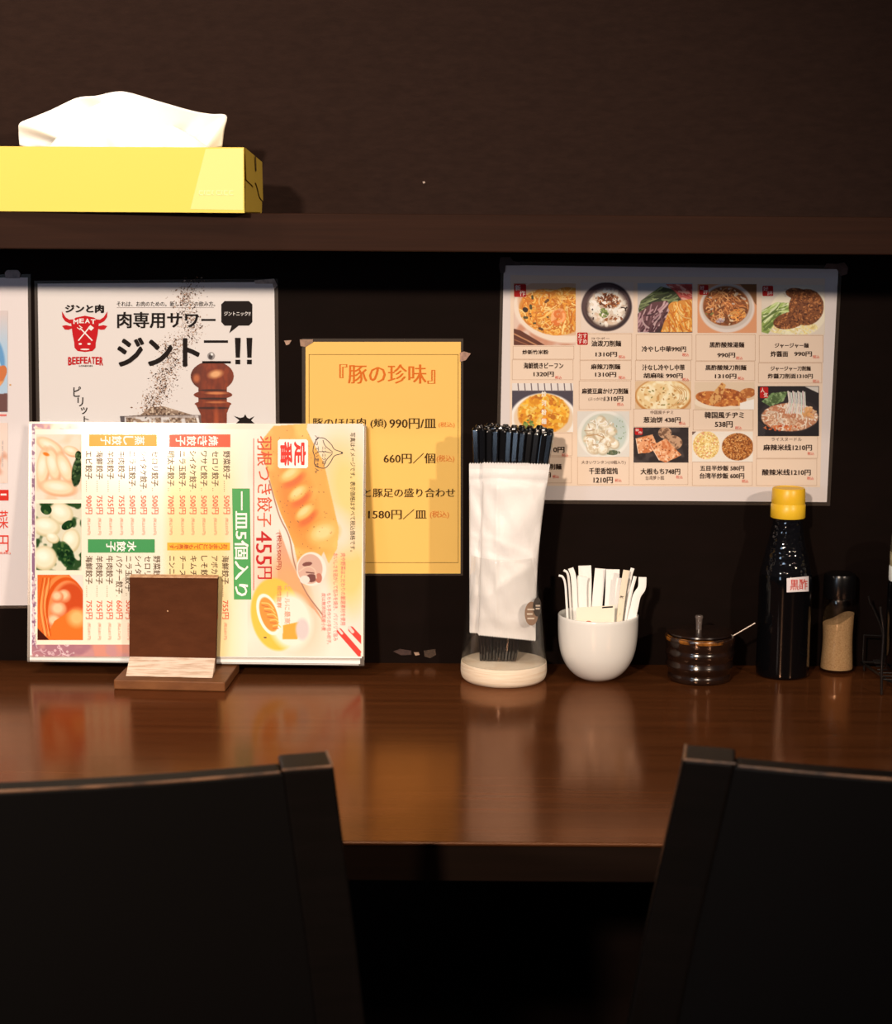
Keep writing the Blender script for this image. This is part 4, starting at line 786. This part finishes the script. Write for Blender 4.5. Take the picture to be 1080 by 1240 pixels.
# ---- chopsticks: one stick, then copies leaning in the jar
m_chop = mat('black_lacquer', A(14, 12, 13), .14, .6, coat=.6, coat_rough=.05)
def stick():
    b = bmesh.new(); L = 0.290; rings = [(0, .0013), (.002, .0016), (.1, .0024), (.2, .0034), (.286, .0040), (.2885, .0038), (.290, .0026)]; n = 16; V = []; Fc = []
    for z, r in rings:
        for i in range(n):
            a = 2 * math.pi * (i + .5) / n; k = r / max(abs(math.cos(a)), abs(math.sin(a))) ; k = min(k, r * 1.25)
            V.append((k * math.cos(a), k * math.sin(a), z))
    for j in range(len(rings) - 1): Fc += [[j * n + i, j * n + (i + 1) % n, (j + 1) * n + (i + 1) % n, (j + 1) * n + i] for i in range(n)]
    Fc += [list(range(n))[::-1], [(len(rings) - 1) * n + i for i in range(n)]]
    b.free(); return obj('chopstick', V, Fc, m_chop, None, 40, (0, 0, 0))
proto = stick(); LABC = 'black lacquered chopstick standing upright in the glass jar'
r = np.random.default_rng(8); first = True; zf = zt + .0010
s1 = pxm(GY, CT + .28); s0 = pxm(GY, CT + .02)
def top_at(x, y, Y): return onY(x, y, Y)
sticks = []
for i in range(12):                                                # front row
    f = i / 11; sticks.append((576 + 91 * f, 518 + 5.5 * f + r.uniform(-.6, .6), GY + .004, 582.5 + 41 * f, GY - .006 + r.uniform(-.001, .001)))
for i in range(11): f = i / 10; sticks.append((581 + 86 * f + r.uniform(-1, 1), 514.5 + 4 * f + r.uniform(-.8, .8), GY + .015, 585 + 38 * f, GY + .003))
for i in range(7): f = i / 6; sticks.append((592 + 62 * f + r.uniform(-2, 2), 512.5 + 3 * f + r.uniform(-1, 1), GY + .026, 590 + 30 * f, GY + .012))
for k, (tx, ty, tY, bx_, bY) in enumerate(sticks):
    q = top_at(tx, ty, tY); bm_x = (bx_ - 540) * s0 / 1.0
    B = np.array((float(onY(bx_, 800, bY)[0]), bY, zf)); d = q - B; L = np.linalg.norm(d)
    o = proto if first else proto.copy()
    if not first: COL.objects.link(o)
    first = False
    o.location = B.tolist(); o.rotation_mode = 'QUATERNION'
    o.rotation_quaternion = Vector((0, 0, 1)).rotation_difference(Vector(d)) @ Matrix.Rotation(-.26 + r.normal(0, .2), 4, 'Z').to_quaternion(); o.scale = (1, 1, L / .290)
    prop(o, LABC, 'chopstick', 'black chopsticks in the glass jar')

# ---- wet wipe packets
m_pk = mat('white_packet_film', A(236, 222, 212), .42, .35, bump=((70, 70, 40), .30, .004))
def packet(label, TL, TR, BR, BL, y0, bow, seed, lean=0.0):
    r = np.random.default_rng(seed); nu, nv = 49, 60; front = []; back = []
    for j in range(nv):
        v = j / (nv - 1)
        for i in range(nu):
            u = i / (nu - 1)
            x = (TL[0] * (1 - u) + TR[0] * u) * (1 - v) + (BL[0] * (1 - u) + BR[0] * u) * v; y = (TL[1] * (1 - u) + TR[1] * u) * (1 - v) + (BL[1] * (1 - u) + BR[1] * u) * v
            x -= 5.0 * u * math.sin(math.pi * v)
            if j in (0, nv - 1): y += (1.0 if i % 2 else -1.0) * (1 if j else -1) * .8
            Y = y0 + lean * (1 - v) + bow * (2 * u - 1) ** 2
            th = .0038 * (max(0, 1 - (2 * u - 1) ** 4) ** .5) * min(1, max(0, (v - .09) / .05)) * min(1, max(0, (.96 - v) / .06))
            k_ = min(1, th / .003); wr = k_ * (.0010 * math.sin(u * 6 + v * 19 + seed) + .0008 * math.sin(u * 15 - v * 27 + 2 * seed) + .0012 * math.exp(-((v - .42 - .12 * u) / .018) ** 2) - .0010 * math.exp(-((v - .5 - .1 * u) / .02) ** 2) + .0012 * math.exp(-((v - .80 + .25 * u) / .03) ** 2) + .0012 * math.exp(-((u - .22 - .1 * v) / .035) ** 2))
            if v < .085: wr += .0009 * math.sin(v * 300)
            if .085 < v < .11: wr -= .0012
            q = onY(x, y, Y - th - max(wr, -.002)); front.append(q); q2 = q.copy(); q2[1] = Y + .0006 + th * .35; back.append(q2)
    N = nu * nv; Fc = []
    for j in range(nv - 1):
        for i in range(nu - 1):
            a = j * nu + i; Fc += [[a, a + nu, a + nu + 1, a + 1], [N + a, N + a + 1, N + a + nu + 1, N + a + nu]]
    for i in range(nu - 1): Fc += [[i, i + 1, N + i + 1, N + i], [N - nu + i, 2 * N - nu + i, 2 * N - nu + i + 1, N - nu + i + 1]]
    for j in range(nv - 1): Fc += [[j * nu, N + j * nu, N + (j + 1) * nu, (j + 1) * nu], [j * nu + nu - 1, (j + 1) * nu + nu - 1, N + (j + 1) * nu + nu - 1, N + j * nu + nu - 1]]
    o = obj('wet_wipe_packet', front + back, Fc, m_pk, None, 60); prop(o, label, 'wet wipe packet', 'wet wipe packets in the glass jar'); return o
packet('white wet wipe packet half hidden behind the frontmost one', (568, 561), (640, 561), (636, 772), (568.5, 766), GY - .0128, .0055, 1, .002)
packet('frontmost white wet wipe packet in the chopstick jar', (585, 560), (666, 562), (648.5, 776), (579, 769), GY - .0252, .0085, 4, .001)

# ---- white cup of toothpicks
cx, cy = 722.7, 822; g = ctr(cx, cy); CX, CY = float(g[0]), float(g[1])
t = thing('cup', 'small round white porcelain cup full of wrapped toothpicks', 'cup', (CX, CY, CT))
P = rest(prof_px(cx, CY, [(822, 15), (820.5, 19), (817, 26), (811, 33), (803, 39), (792, 44), (778, 47), (762, 48.3), (744.5, 48.6)])); op_ = smoothp(P, 5)
ins = [(max(r - .0028, .002), z + (.003 if z < CT + .012 else 0)) for r, z in op_][::-1]
MB().lathe((CX, CY), [(0, CT)] + op_ + [(op_[-1][0] - .0006, op_[-1][1] + .001), (op_[-1][0] - .0022, op_[-1][1] + .001)] + ins + [(0, CT + .0035)], 72).build('body', mat('white_porcelain', A(232, 220, 208), .18, .5, coat=.4, coat_rough=.05), t, 60)
m_tp = mat('toothpick_paper', A(250, 238, 224), .7, .2, bump=((300, 300, 120), .2, .001)); m_tp2 = mat('cream_paper', A(236, 212, 184), .7, .2)
def strip(label, pts, w, depth, m=m_tp, marks=(), thick=.0012):
    """a paper-wrapped toothpick: a bent strip with its printing"""
    C = [onY(x, y, CY + depth) for x, y in pts]; C = curve_pts(C, 6); C = np.array(C); k = w * pxm(CY, CT + .1) / 2
    tg = np.gradient(C, axis=0); tg /= np.linalg.norm(tg, axis=1)[:, None]; sd = np.cross(tg, (0, 1, 0)); sd /= np.linalg.norm(sd, axis=1)[:, None]; fw = np.cross(sd, tg) ; fw *= np.sign(-fw[:, 1:2])
    n = len(C); V = np.concatenate([C - sd * k, C + sd * k, C + sd * k - fw * thick, C - sd * k - fw * thick]); Fc = []
    V[:n] += fw * 0; mid = C + fw * thick * .8; V = np.concatenate([V, mid])
    for i in range(n - 1):
        Fc += [[i, i + 1, 4 * n + i + 1, 4 * n + i], [4 * n + i, 4 * n + i + 1, n + i + 1, n + i], [n + i, n + i + 1, 2 * n + i + 1, 2 * n + i], [2 * n + i, 2 * n + i + 1, 3 * n + i + 1, 3 * n + i], [3 * n + i, 3 * n + i + 1, i + 1, i]]
    Fc += [[0, 4 * n, n, 2 * n, 3 * n], [n - 1, 4 * n - 1, 3 * n - 1, 2 * n - 1, 5 * n - 1]]
    o = obj('toothpick_packet', V, Fc, m, None, 50); prop(o, label, 'toothpick packet', 'paper toothpick packets in the white cup')
    for (x, y, t_) in marks:
        G, gf = glyphs(t_, .02); lo = G.min(0); ex = G.max(0) - lo; G = (G - lo - ex / 2) / ex.max() * (w * .8)
        px_ = np.array([(x + a * .8 + b_ * .25, y - b_ + a * .1) for a, b_ in G]); Q = onY(px_[:, 0], px_[:, 1], CY + depth - thick - .0009)
        obj('lettering', Q, gf, mat('toothpick_ink', A(40, 32, 30), .6), o)
    return o
strip('thin toothpick packet with curled tip at the far left of the white cup', [(676.5, 697), (681.5, 699), (684.5, 708), (686, 728), (688, 765)], 2.6, -.012)
strip('thin toothpick packet second along in the white cup', [(682.5, 690.5), (687, 694), (689, 706), (690.5, 730), (693, 768)], 2.8, -.002)
strip('narrow upright toothpick packet third along in the white cup', [(691, 688), (694.5, 700), (696, 730), (698, 770)], 6.5, .004)
strip('wide tall toothpick packet standing highest in the white cup', [(708, 685), (708.5, 710), (707, 770)], 15.5, .020)
strip('toothpick packet with folded top corner behind the cream card', [(706, 698), (704, 712), (705, 770)], 13, .010)
strip('upright toothpick packet in the middle of the cup rear', [(727, 688.5), (724, 720), (720, 770)], 13, .024)
strip('broad toothpick packet beside the middle at the cup rear', [(742, 689.5), (741, 720), (738, 770)], 16.5, .018)
strip('narrow plain toothpick packet left of the printed one in the cup', [(750, 700), (748, 722), (745, 768)], 7, .006)
strip('printed toothpick packet with dark lettering leaning to the cup rim', [(758.5, 690.5), (754.5, 715), (748, 764)], 7.5, -.002, m_tp2, ((753, 723, '楊枝'), (749, 746, '御')))
strip('thin toothpick packet behind the printed one in the cup', [(766, 688), (762, 704), (754, 764)], 4.5, .010)
strip('slim toothpick packet with dark edge near the wavy one in the cup', [(769, 698), (763, 722), (756, 766)], 4, -.004)
strip('wavy wide toothpick packet leaning furthest over the cup rim', [(778, 699), (777, 712), (771, 722), (767, 740), (760, 768)], 9.5, -.008)
c1 = thing('paper_card', 'low cream paper slip with black dash standing in the white cup', 'paper slip', onY(722, 765, CY - .018))
cs = Surf((0, CY - .018, 0), (0, -1, 0)); sheet(cs, c1, [(698, 736), (744.5, 733), (743, 768), (697, 768)], (248, 226, 200), 'paper', .0008); p = Print(cs, c1)
p.put([(729, 734.9), (729, 736.6), (742, 735.7), (742, 733.9)], [[0, 1, 2, 3]], (40, 32, 28), 1, 'printed_mark'); p.disc(712.5, 753.5, 3.6, 1.8, (196, 96, 60), 1); p.finish()

# ---- lidded jar and its spoon
cx, cy = 846.3, 822; g = ctr(cx, cy); JX, JY = float(g[0]), float(g[1])
t = thing('condiment_jar', 'small ribbed dark brown glazed jar with knobbed lid', 'condiment jar', (JX, JY, CT))
m_jar = mat('brown_glaze', A(26, 15, 11), .18, .6, coat=.4, coat_rough=.06, noise=(A(42, 23, 14), (60, 60, 60), .4, .75))
P = rest(prof_px(cx, JY, [(822, 35), (820, 37.5), (816, 38), (812, 37), (809, 38.5), (804, 41), (800, 40.2), (796, 39.5), (791, 41.3), (787, 41.6), (783, 40.6), (778, 41.5), (772, 42), (768, 41.6)])); jp = smoothp(P, 4)
MB().lathe((JX, JY), [(0, CT)] + jp + [(jp[-1][0] - .004, jp[-1][1] + .0004), (jp[-1][0] - .005, jp[-1][1] - .02), (0, jp[-1][1] - .02)], 72).build('body', m_jar, t, 50)
m_ring = mat('amber_glaze', A(38, 20, 12), .2, .6, coat=.4, coat_rough=.06, noise=(A(150, 88, 30), (28, 28, 28), .46, .58))
zj = jp[-1][1]; rj = jp[-1][0]
MB().lathe((JX, JY), [(rj - .0002, zj - .0062), (rj + .0005, zj - .0050), (rj + .0006, zj - .0012), (rj - .001, zj + .0006), (rj - .0025, zj + .0006), (rj - .0025, zj - .0062)], 72, True).build('amber_rim', m_ring, t, 50)
lid = MB().lathe((JX, JY), [(0, zj + .0008), (rj - .0035, zj + .0008), (rj - .0018, zj + .0024), (rj - .0022, zj + .0040), (rj - .006, zj + .0048), (.018, zj + .0056), (.006, zj + .0062), (0, zj + .0062)], 72).build('lid', m_jar, t, 40)
MB().lathe((JX - .002, JY), [(.0038, zj + .0062), (.0036, zj + .010), (.0044, zj + .0195), (.0052, zj + .022), (.0046, zj + .0238), (0, zj + .0240)], 32).build('knob', mat('grey_glaze', A(96, 80, 72), .2, .6, coat=.4), lid, 50)
m_steel = mat('steel', (.42, .37, .33, 1), .42, .5, 1.0)
s0_ = onY(879, 775, JY - .012); s1_ = onY(914.5, 754.5, JY - .016)
dirv = (s1_ - s0_); MB().tube([s0_ - dirv * .55, s0_, s0_ + dirv * .5, s1_], .0009, 10, .0012).build('spoon', m_steel, None, 60)
prop(bpy.data.objects['spoon'], 'thin metal spoon handle sticking out of the brown jar', 'spoon')

# ---- black vinegar bottle
cx, cy = 947, 817; g = ctr(cx, cy); BX, BY = float(g[0]), float(g[1])
t = thing('vinegar_bottle', 'tall black bottle with bright yellow cap and red white label', 'bottle', (BX, BY, CT))
m_bot = mat('black_vinegar_glass', A(8, 7, 8), .08, .4)
m_emb = mat('embossed_black_glass', A(13, 11, 13), .06, .5)
if 'emb' not in MATS:
    nt = m_emb.node_tree; b_ = nt.nodes['Principled BSDF']; tc = nn(nt, 'ShaderNodeTexCoord'); vo = nn(nt, 'ShaderNodeTexVoronoi', Scale=170.0); bp_ = nn(nt, 'ShaderNodeBump', Strength=.55, Distance=.0016)
    nt.links.new(tc.outputs['Object'], vo.inputs['Vector']); nt.links.new(vo.outputs[0], bp_.inputs['Height']); nt.links.new(bp_.outputs[0], b_.inputs['Normal'])
allp = prof_px(cx, BY, [(817.5, 28), (815.5, 31), (811, 32), (780, 32), (740, 32), (703, 32), (694, 31.3), (688, 30), (676, 27.2), (664, 24.2), (652, 21.4), (642, 19.4), (634, 18.2), (627, 17.8)]); allp = rest(allp)
lo = smoothp(allp[:7], 5); hi = smoothp(allp[6:], 5)
MB().lathe((BX, BY), [(0, CT)] + lo, 64).build('body', m_bot, t, 60)
MB().lathe((BX, BY), hi + [(0, hi[-1][1])], 64).build('shoulder', m_emb, t, 60)
zc = hi[-1][1]; u_ = pxm(BY, zc)
MB().lathe((BX, BY), [(0, zc + .0002), (20.4 * u_, zc + .0002), (20.9 * u_, zc + .001), (20.8 * u_, zc + .0165), (20.0 * u_, zc + .0175), (20.0 * u_, zc + .0185), (20.3 * u_, zc + .0195), (19.8 * u_, zc + .0355), (18.8 * u_, zc + .0372), (16 * u_, zc + .0376), (15.6 * u_, zc + .0368), (0, zc + .0368)], 64).build('cap', mat('yellow_plastic', A(255, 200, 50), .35, .5, noise=(A(250, 180, 30), (10, 10, 10), .4, .7), sss=.0), t, 40)
def on_cyl(x, y, cx_, cy_, R):
    d = rays(np.array([x]), np.array([y]))[0]; a = d[0] ** 2 + d[1] ** 2; ox, oy = C0[0] - cx_, C0[1] - cy_
    bq = ox * d[0] + oy * d[1]; cq = ox * ox + oy * oy - R * R; tt = (-bq - math.sqrt(max(bq * bq - a * cq, 0))) / a; return C0 + d * tt
Rb = allp[4][0]
V = [on_cyl(952.5 + 26.6 * i / 11, (700.3 - 2.6 * i / 11) if s_ == 0 else (717.3 - 1.2 * i / 11), BX, BY, Rb + .0004) for i in range(12) for s_ in (0, 1)]
lb = obj('label_sticker', V, [[2 * i, 2 * i + 1, 2 * i + 3, 2 * i + 2] for i in range(11)], mat('label_paper', A(236, 216, 210), .5, .3), t)
for ch, x0, x1, yo in (('黒', 956.5, 967, 0), ('酢', 967.6, 977.6, -.9)):
    G, gf = glyphs(ch, .012); lo_ = G.min(0); ex = G.max(0) - lo_; G = (G - lo_) / ex
    obj('lettering', [on_cyl(x0 + a * (x1 - x0), 714.6 + yo - b_ * 12.6, BX, BY, Rb + .0008) for a, b_ in G], gf, mat('label_red', A(206, 66, 50), .5), lb)

# ---- pepper shaker
cx, cy = 1012.5, 812; g = ctr(cx, cy); PX, PY_ = float(g[0]), float(g[1])
t = thing('pepper_shaker', 'small glass pepper shaker with black lid and beige powder', 'pepper shaker', (PX, PY_, CT))
P = rest(prof_px(cx, PY_, [(812.5, 19), (810.5, 21), (800, 20.8), (784, 19.9), (768, 19.7), (750, 20.6), (735, 20.8), (727, 20.2), (723, 19.2)])); sp = smoothp(P, 4)
MB().lathe((PX, PY_), sp + [(r - .0015, z + (.002 if z < CT + .01 else 0)) for r, z in sp[::-1]], 56, True).build('glass_body', thin_glass('shaker_glass', (.93, .92, .9, 1), .12, .04), t, 60)
pw = [(max(r - .0021, .001), z) for r, z in sp if CT + .003 < z < CT + .068]
b = MB().lathe((PX, PY_), [(0, CT + .003)] + pw + [(0, pw[-1][1] + .001)], 56)
b.v = [(x, y, z + (((x - PX) * .45 + .0015 * math.sin(200 * x)) * max(0, (z - CT - .01) / .06) ** 2)) for x, y, z in b.v]
b.build('pepper_powder', mat('pepper', A(206, 162, 116), .9, .1, noise=(A(176, 132, 90), (500, 500, 500), .4, .7)), t, 50)
zl = sp[-1][1]; u_ = pxm(PY_, zl)
MB().lathe((PX, PY_), [(0, zl - .001), (18.8 * u_, zl - .001), (19.4 * u_, zl + .001), (19.2 * u_, zl + .026), (18.2 * u_, zl + .0295), (15 * u_, zl + .031), (0, zl + .0315)], 56).build('lid', mat('black_plastic', A(10, 8, 8), .25, .4), t, 40)

# ---- wire rack with a bottle, cut by the frame
t = thing('wire_rack', 'black wire condiment rack at the right edge of the counter', 'rack', ctr(1100, 815))
m_wire = mat('black_wire', A(30, 25, 23), .35, .5, metal=.3)
zt_ = CT + .012; xl = float(ctr(1036, 806)[0]); xr = xl + .20; yf, yb = -0.148, -0.03
W_ = lambda P, r=.0012, nm='wire': MB().tube([np.array(q) for q in P], r, 8).build(nm, m_wire, t, 60)
W_([(xl + .03, yf, zt_), (xr, yf, zt_), (xr, yb, zt_), (xl, yb, zt_), (xl, yb + .0, zt_), (xl + .012, yf + .02, zt_), (xl + .03, yf, zt_)], .0015, 'tray_rim')
for k in range(7): f = k / 6; W_([(xl + .012 * (1 - f) + .003, yb - f * .1, zt_ + .0025), (xr, yb - f * .1, zt_ + .0025)], .0011, 'tray_wire')
for k in range(4): W_([(xl + .035 + k * .045, yf, zt_ + .0045), (xl + .035 + k * .045, yb, zt_ + .0045)], .0011, 'tray_wire')
q0 = onY(1068, 826, yf - .003); q1 = onY(1069.5, 766, yf - .003); q2 = onY(1066.5, 742, yf - .003); q3 = onY(1066, 735, yf - .003)
W_(curve_pts([(q0[0], yf - .003, CT + .0012), (q1[0] - .0002, yf - .003, (CT + q1[2]) / 2), q1, q2, q3], 6), .0016, 'upright')
for x in (xl + .004, xr - .005): W_([(x, yb, CT + .001), (x, yb, zt_ + .002)], .0015, 'foot')
W_([(xr - .005, yf, CT + .001), (xr - .005, yf, zt_ + .002)], .0015, 'foot')
a0 = onY(1051.5, 722, yb - .01); a1 = onY(1058, 738, yb - .01); W_(curve_pts([a0, (a0 + a1) / 2 + np.array((-.0008, 0, -.001)), a1, (a1[0] + .012, yb - .01, a1[2] - .03), (a1[0] + .014, yb - .01, zt_ + .002)], 5), .0013, 'upright')
W_(curve_pts([(xl + .002, yb, CT + .047), (xl + .05, yb, CT + .046), (xr, yb, CT + .047)], 4), .0011, 'guard_wire')
for x in (xl + .002, xr): W_([(x, yb, zt_), (x, yb, CT + .0475)], .0011, 'guard_wire')
rb = float(onY(1099, 760, -0.085)[0]); t = thing('sauce_bottle', 'dark sauce bottle with white collar and clear cap standing in the rack', 'bottle', (rb, -0.085, zt_ + .0058))
z0 = zt_ + .0058; zz = lambda y: float(onY(1076, y, -.085)[2]); R_ = .0265
MB().lathe((rb, -.085), [(0, z0), (R_ - .002, z0), (R_, z0 + .002), (R_, zz(708)), (R_ - .0012, zz(703))], 48).build('body', m_bot, t, 50)
MB().lathe((rb, -.085), [(R_ - .0012, zz(702.8)), (R_ - .0008, zz(700)), (R_ - .0008, zz(686)), (R_ - .0015, zz(685)), (0, zz(685))], 48).build('collar', mat('white_plastic', A(240, 232, 220), .4), t, 50)
MB().lathe((rb, -.085), [(R_ - .0016, zz(684.8)), (R_ - .0012, zz(668)), (0, zz(668))], 48).build('spout', mat('cream_plastic', A(200, 180, 140), .4, noise=(A(150, 128, 90), (90, 90, 90), .4, .7)), t, 50)
MB().lathe((rb, -.085), [(R_ - .0012, zz(667.8)), (R_ - .0022, zz(648)), (R_ - .004, zz(645)), (0, zz(644.5))], 48).build('cap', thin_glass('clear_cap', (.8, .76, .68, 1), .12, .05, ((.5, .45, .36, 1), .12)), t, 50)

# ================================================================== CHAIRS
m_ch = mat('black_stained_wood', A(11, 7, 5), .42, .12, noise=(A(15, 9, 7), (8, 8, 90), .35, .75), bump=((30, 30, 300), .1, .0005))
m_rub_glint = mat('rubbed_chair_glint', A(120, 80, 54), .4, .5, noise=(A(46, 30, 22), (30, 30, 30), .38, .62))  # worn finish plus the lamp highlight, both held in this pale colour
m_chp = mat('black_backrest', A(9, 6, 5), .5, .12)
def chair(label, corner, sgn, yaw, halfw, splay=.09):
    """corner: world point of the visible top corner of the back (rear face); sgn = +1 if that corner is at +x of the chair"""
    ca, sa = math.cos(yaw), math.sin(yaw); zt = corner[2]
    def L2W(x, y, z):                                              # chair space: x across, y towards the counter
        X = x - sgn * halfw; return np.array((corner[0] + X * ca - y * sa, corner[1] + X * sa + y * ca, z))
    org = L2W(0, 0.2, 0); t = thing('dining_chair', label, 'chair', org)
    def sag(x): return -.026 * (1 - (x / halfw) ** 2)               # the back bows towards the room
    def lean(z): return .10 * (zt - z)                            # lower parts sit nearer the counter
    def wid(z): return halfw + splay * (zt - max(z, .5)) + .05 * max(0, .5 - z)
    # stiles running down to the floor as rear legs
    for s in (-1, 1):
        b = MB(); zs = [zt, zt - .15, .45, .25, 0.0]
        secs = []
        for z in zs:
            w = wid(z) * s; wi = (wid(z) - .040) * s; y0 = lean(z) if z > .4 else lean(.45) - .12 * (.45 - z) ; d = .042
            secs.append([L2W(w, y0, z), L2W(wi, y0 + sag(abs(wi)) * .55, z), L2W(wi, y0 + d + sag(abs(wi)) * .55, z), L2W(w, y0 + d, z)])
        bmx = bmesh.new(); R = [[bmx.verts.new(tuple(q)) for q in sc] for sc in secs]
        for a, c_ in zip(R[:-1], R[1:]):
            for i in range(4): bmx.faces.new((a[i], a[(i + 1) % 4], c_[(i + 1) % 4], c_[i]))
        bmx.faces.new(R[0]); bmx.faces.new(R[-1][::-1]); bmesh.ops.recalc_face_normals(bmx, faces=bmx.faces[:])
        bmesh.ops.bevel(bmx, geom=[e_ for e_ in bmx.edges if len(e_.link_faces) == 2 and e_.calc_face_angle(0) > .6], offset=.003, segments=3, profile=.5, affect='EDGES')
        b.bm(bmx); b.build('leg', m_ch, t)
    # bowed back panel between the stiles
    n = 24; ztp = zt - .0015; V = []; zl_ = [ztp, ztp - .2, .47]
    b = bmesh.new(); G = []
    for z in zl_:
        ro = []
        for face in (0, 1):
            for i in range(n + 1):
                x = (wid(z) - .040) * (2 * i / n - 1); ro.append(b.verts.new(tuple(L2W(x, lean(z) + .004 + sag(x) + face * .024, z))))
        G.append(ro)
    m_ = n + 1
    for a, c_ in zip(G[:-1], G[1:]):
        for i in range(n):
            b.faces.new((a[i], a[i + 1], c_[i + 1], c_[i])); b.faces.new((a[m_ + i + 1], a[m_ + i], c_[m_ + i], c_[m_ + i + 1]))
        b.faces.new((a[0], c_[0], c_[m_], a[m_])); b.faces.new((a[n], a[m_ + n], c_[m_ + n], c_[n]))
    for i in range(n):
        b.faces.new((G[0][i + 1], G[0][i], G[0][m_ + i], G[0][m_ + i + 1])); b.faces.new((G[-1][i], G[-1][i + 1], G[-1][m_ + i + 1], G[-1][m_ + i]))
    bmesh.ops.recalc_face_normals(b, faces=b.faces[:])
    bmesh.ops.bevel(b, geom=[e_ for e_ in b.edges if e_.calc_face_angle(0) > 1.0 and abs(e_.verts[0].co.z - ztp) < .001 and abs(e_.verts[1].co.z - ztp) < .001], offset=.0035, segments=3, profile=.5, affect='EDGES')
    MB().bm(b).build('backrest', m_chp, t, 12)
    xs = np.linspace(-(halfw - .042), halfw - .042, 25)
    MB().tube([L2W(x, .0047 + sag(x), ztp - .0007) for x in xs], .0013, 8).build('rubbed_glint_edge', m_rub_glint, t, 60)  # thin tubes draw the bright highlight along the worn top edge
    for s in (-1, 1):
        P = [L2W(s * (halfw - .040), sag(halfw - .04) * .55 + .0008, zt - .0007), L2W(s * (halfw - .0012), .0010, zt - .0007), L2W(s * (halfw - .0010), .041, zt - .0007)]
        MB().tube(P[:2], .0012, 8).build('rubbed_glint_edge', m_rub_glint, t, 60); MB().tube(P[1:], .0012, 8).build('rubbed_glint_edge', m_rub_glint, t, 60)
    sb = MB(); y0 = lean(.45) + .035
    P = [L2W(-halfw, y0, .425), L2W(halfw, y0, .425), L2W(halfw + .01, y0 + .40, .425), L2W(-halfw - .01, y0 + .40, .425)]
    sb.hexa(P + [q + np.array((0, 0, .042)) for q in P], .012, 3).build('seat', mat('black_seat_pad', A(12, 9, 8), .6, .15), t, 40)
    for s in (-1, 1):
        q = [L2W(s * (halfw - .01), y0 + .35, 0), L2W(s * (halfw - .045), y0 + .35, 0), L2W(s * (halfw - .045), y0 + .385, 0), L2W(s * (halfw - .01), y0 + .385, 0)]
        MB().hexa(q + [v + np.array((0, 0, .4248)) for v in q], .002).build('leg', m_ch, t, 40)
    return t
def corner(x, y, d): return onY(x, y, CAM[1] + d)
cL = corner(404, 927, 1.395); cR = corner(827, 919, 1.395)
chair('black wooden chair pulled up to the counter in front of the wooden menu holder', cL, 1, math.radians(10), .235, .13)
chair('black wooden chair pulled up to the counter in front of the vinegar bottle', cR, -1, math.radians(-9), .235, .18)
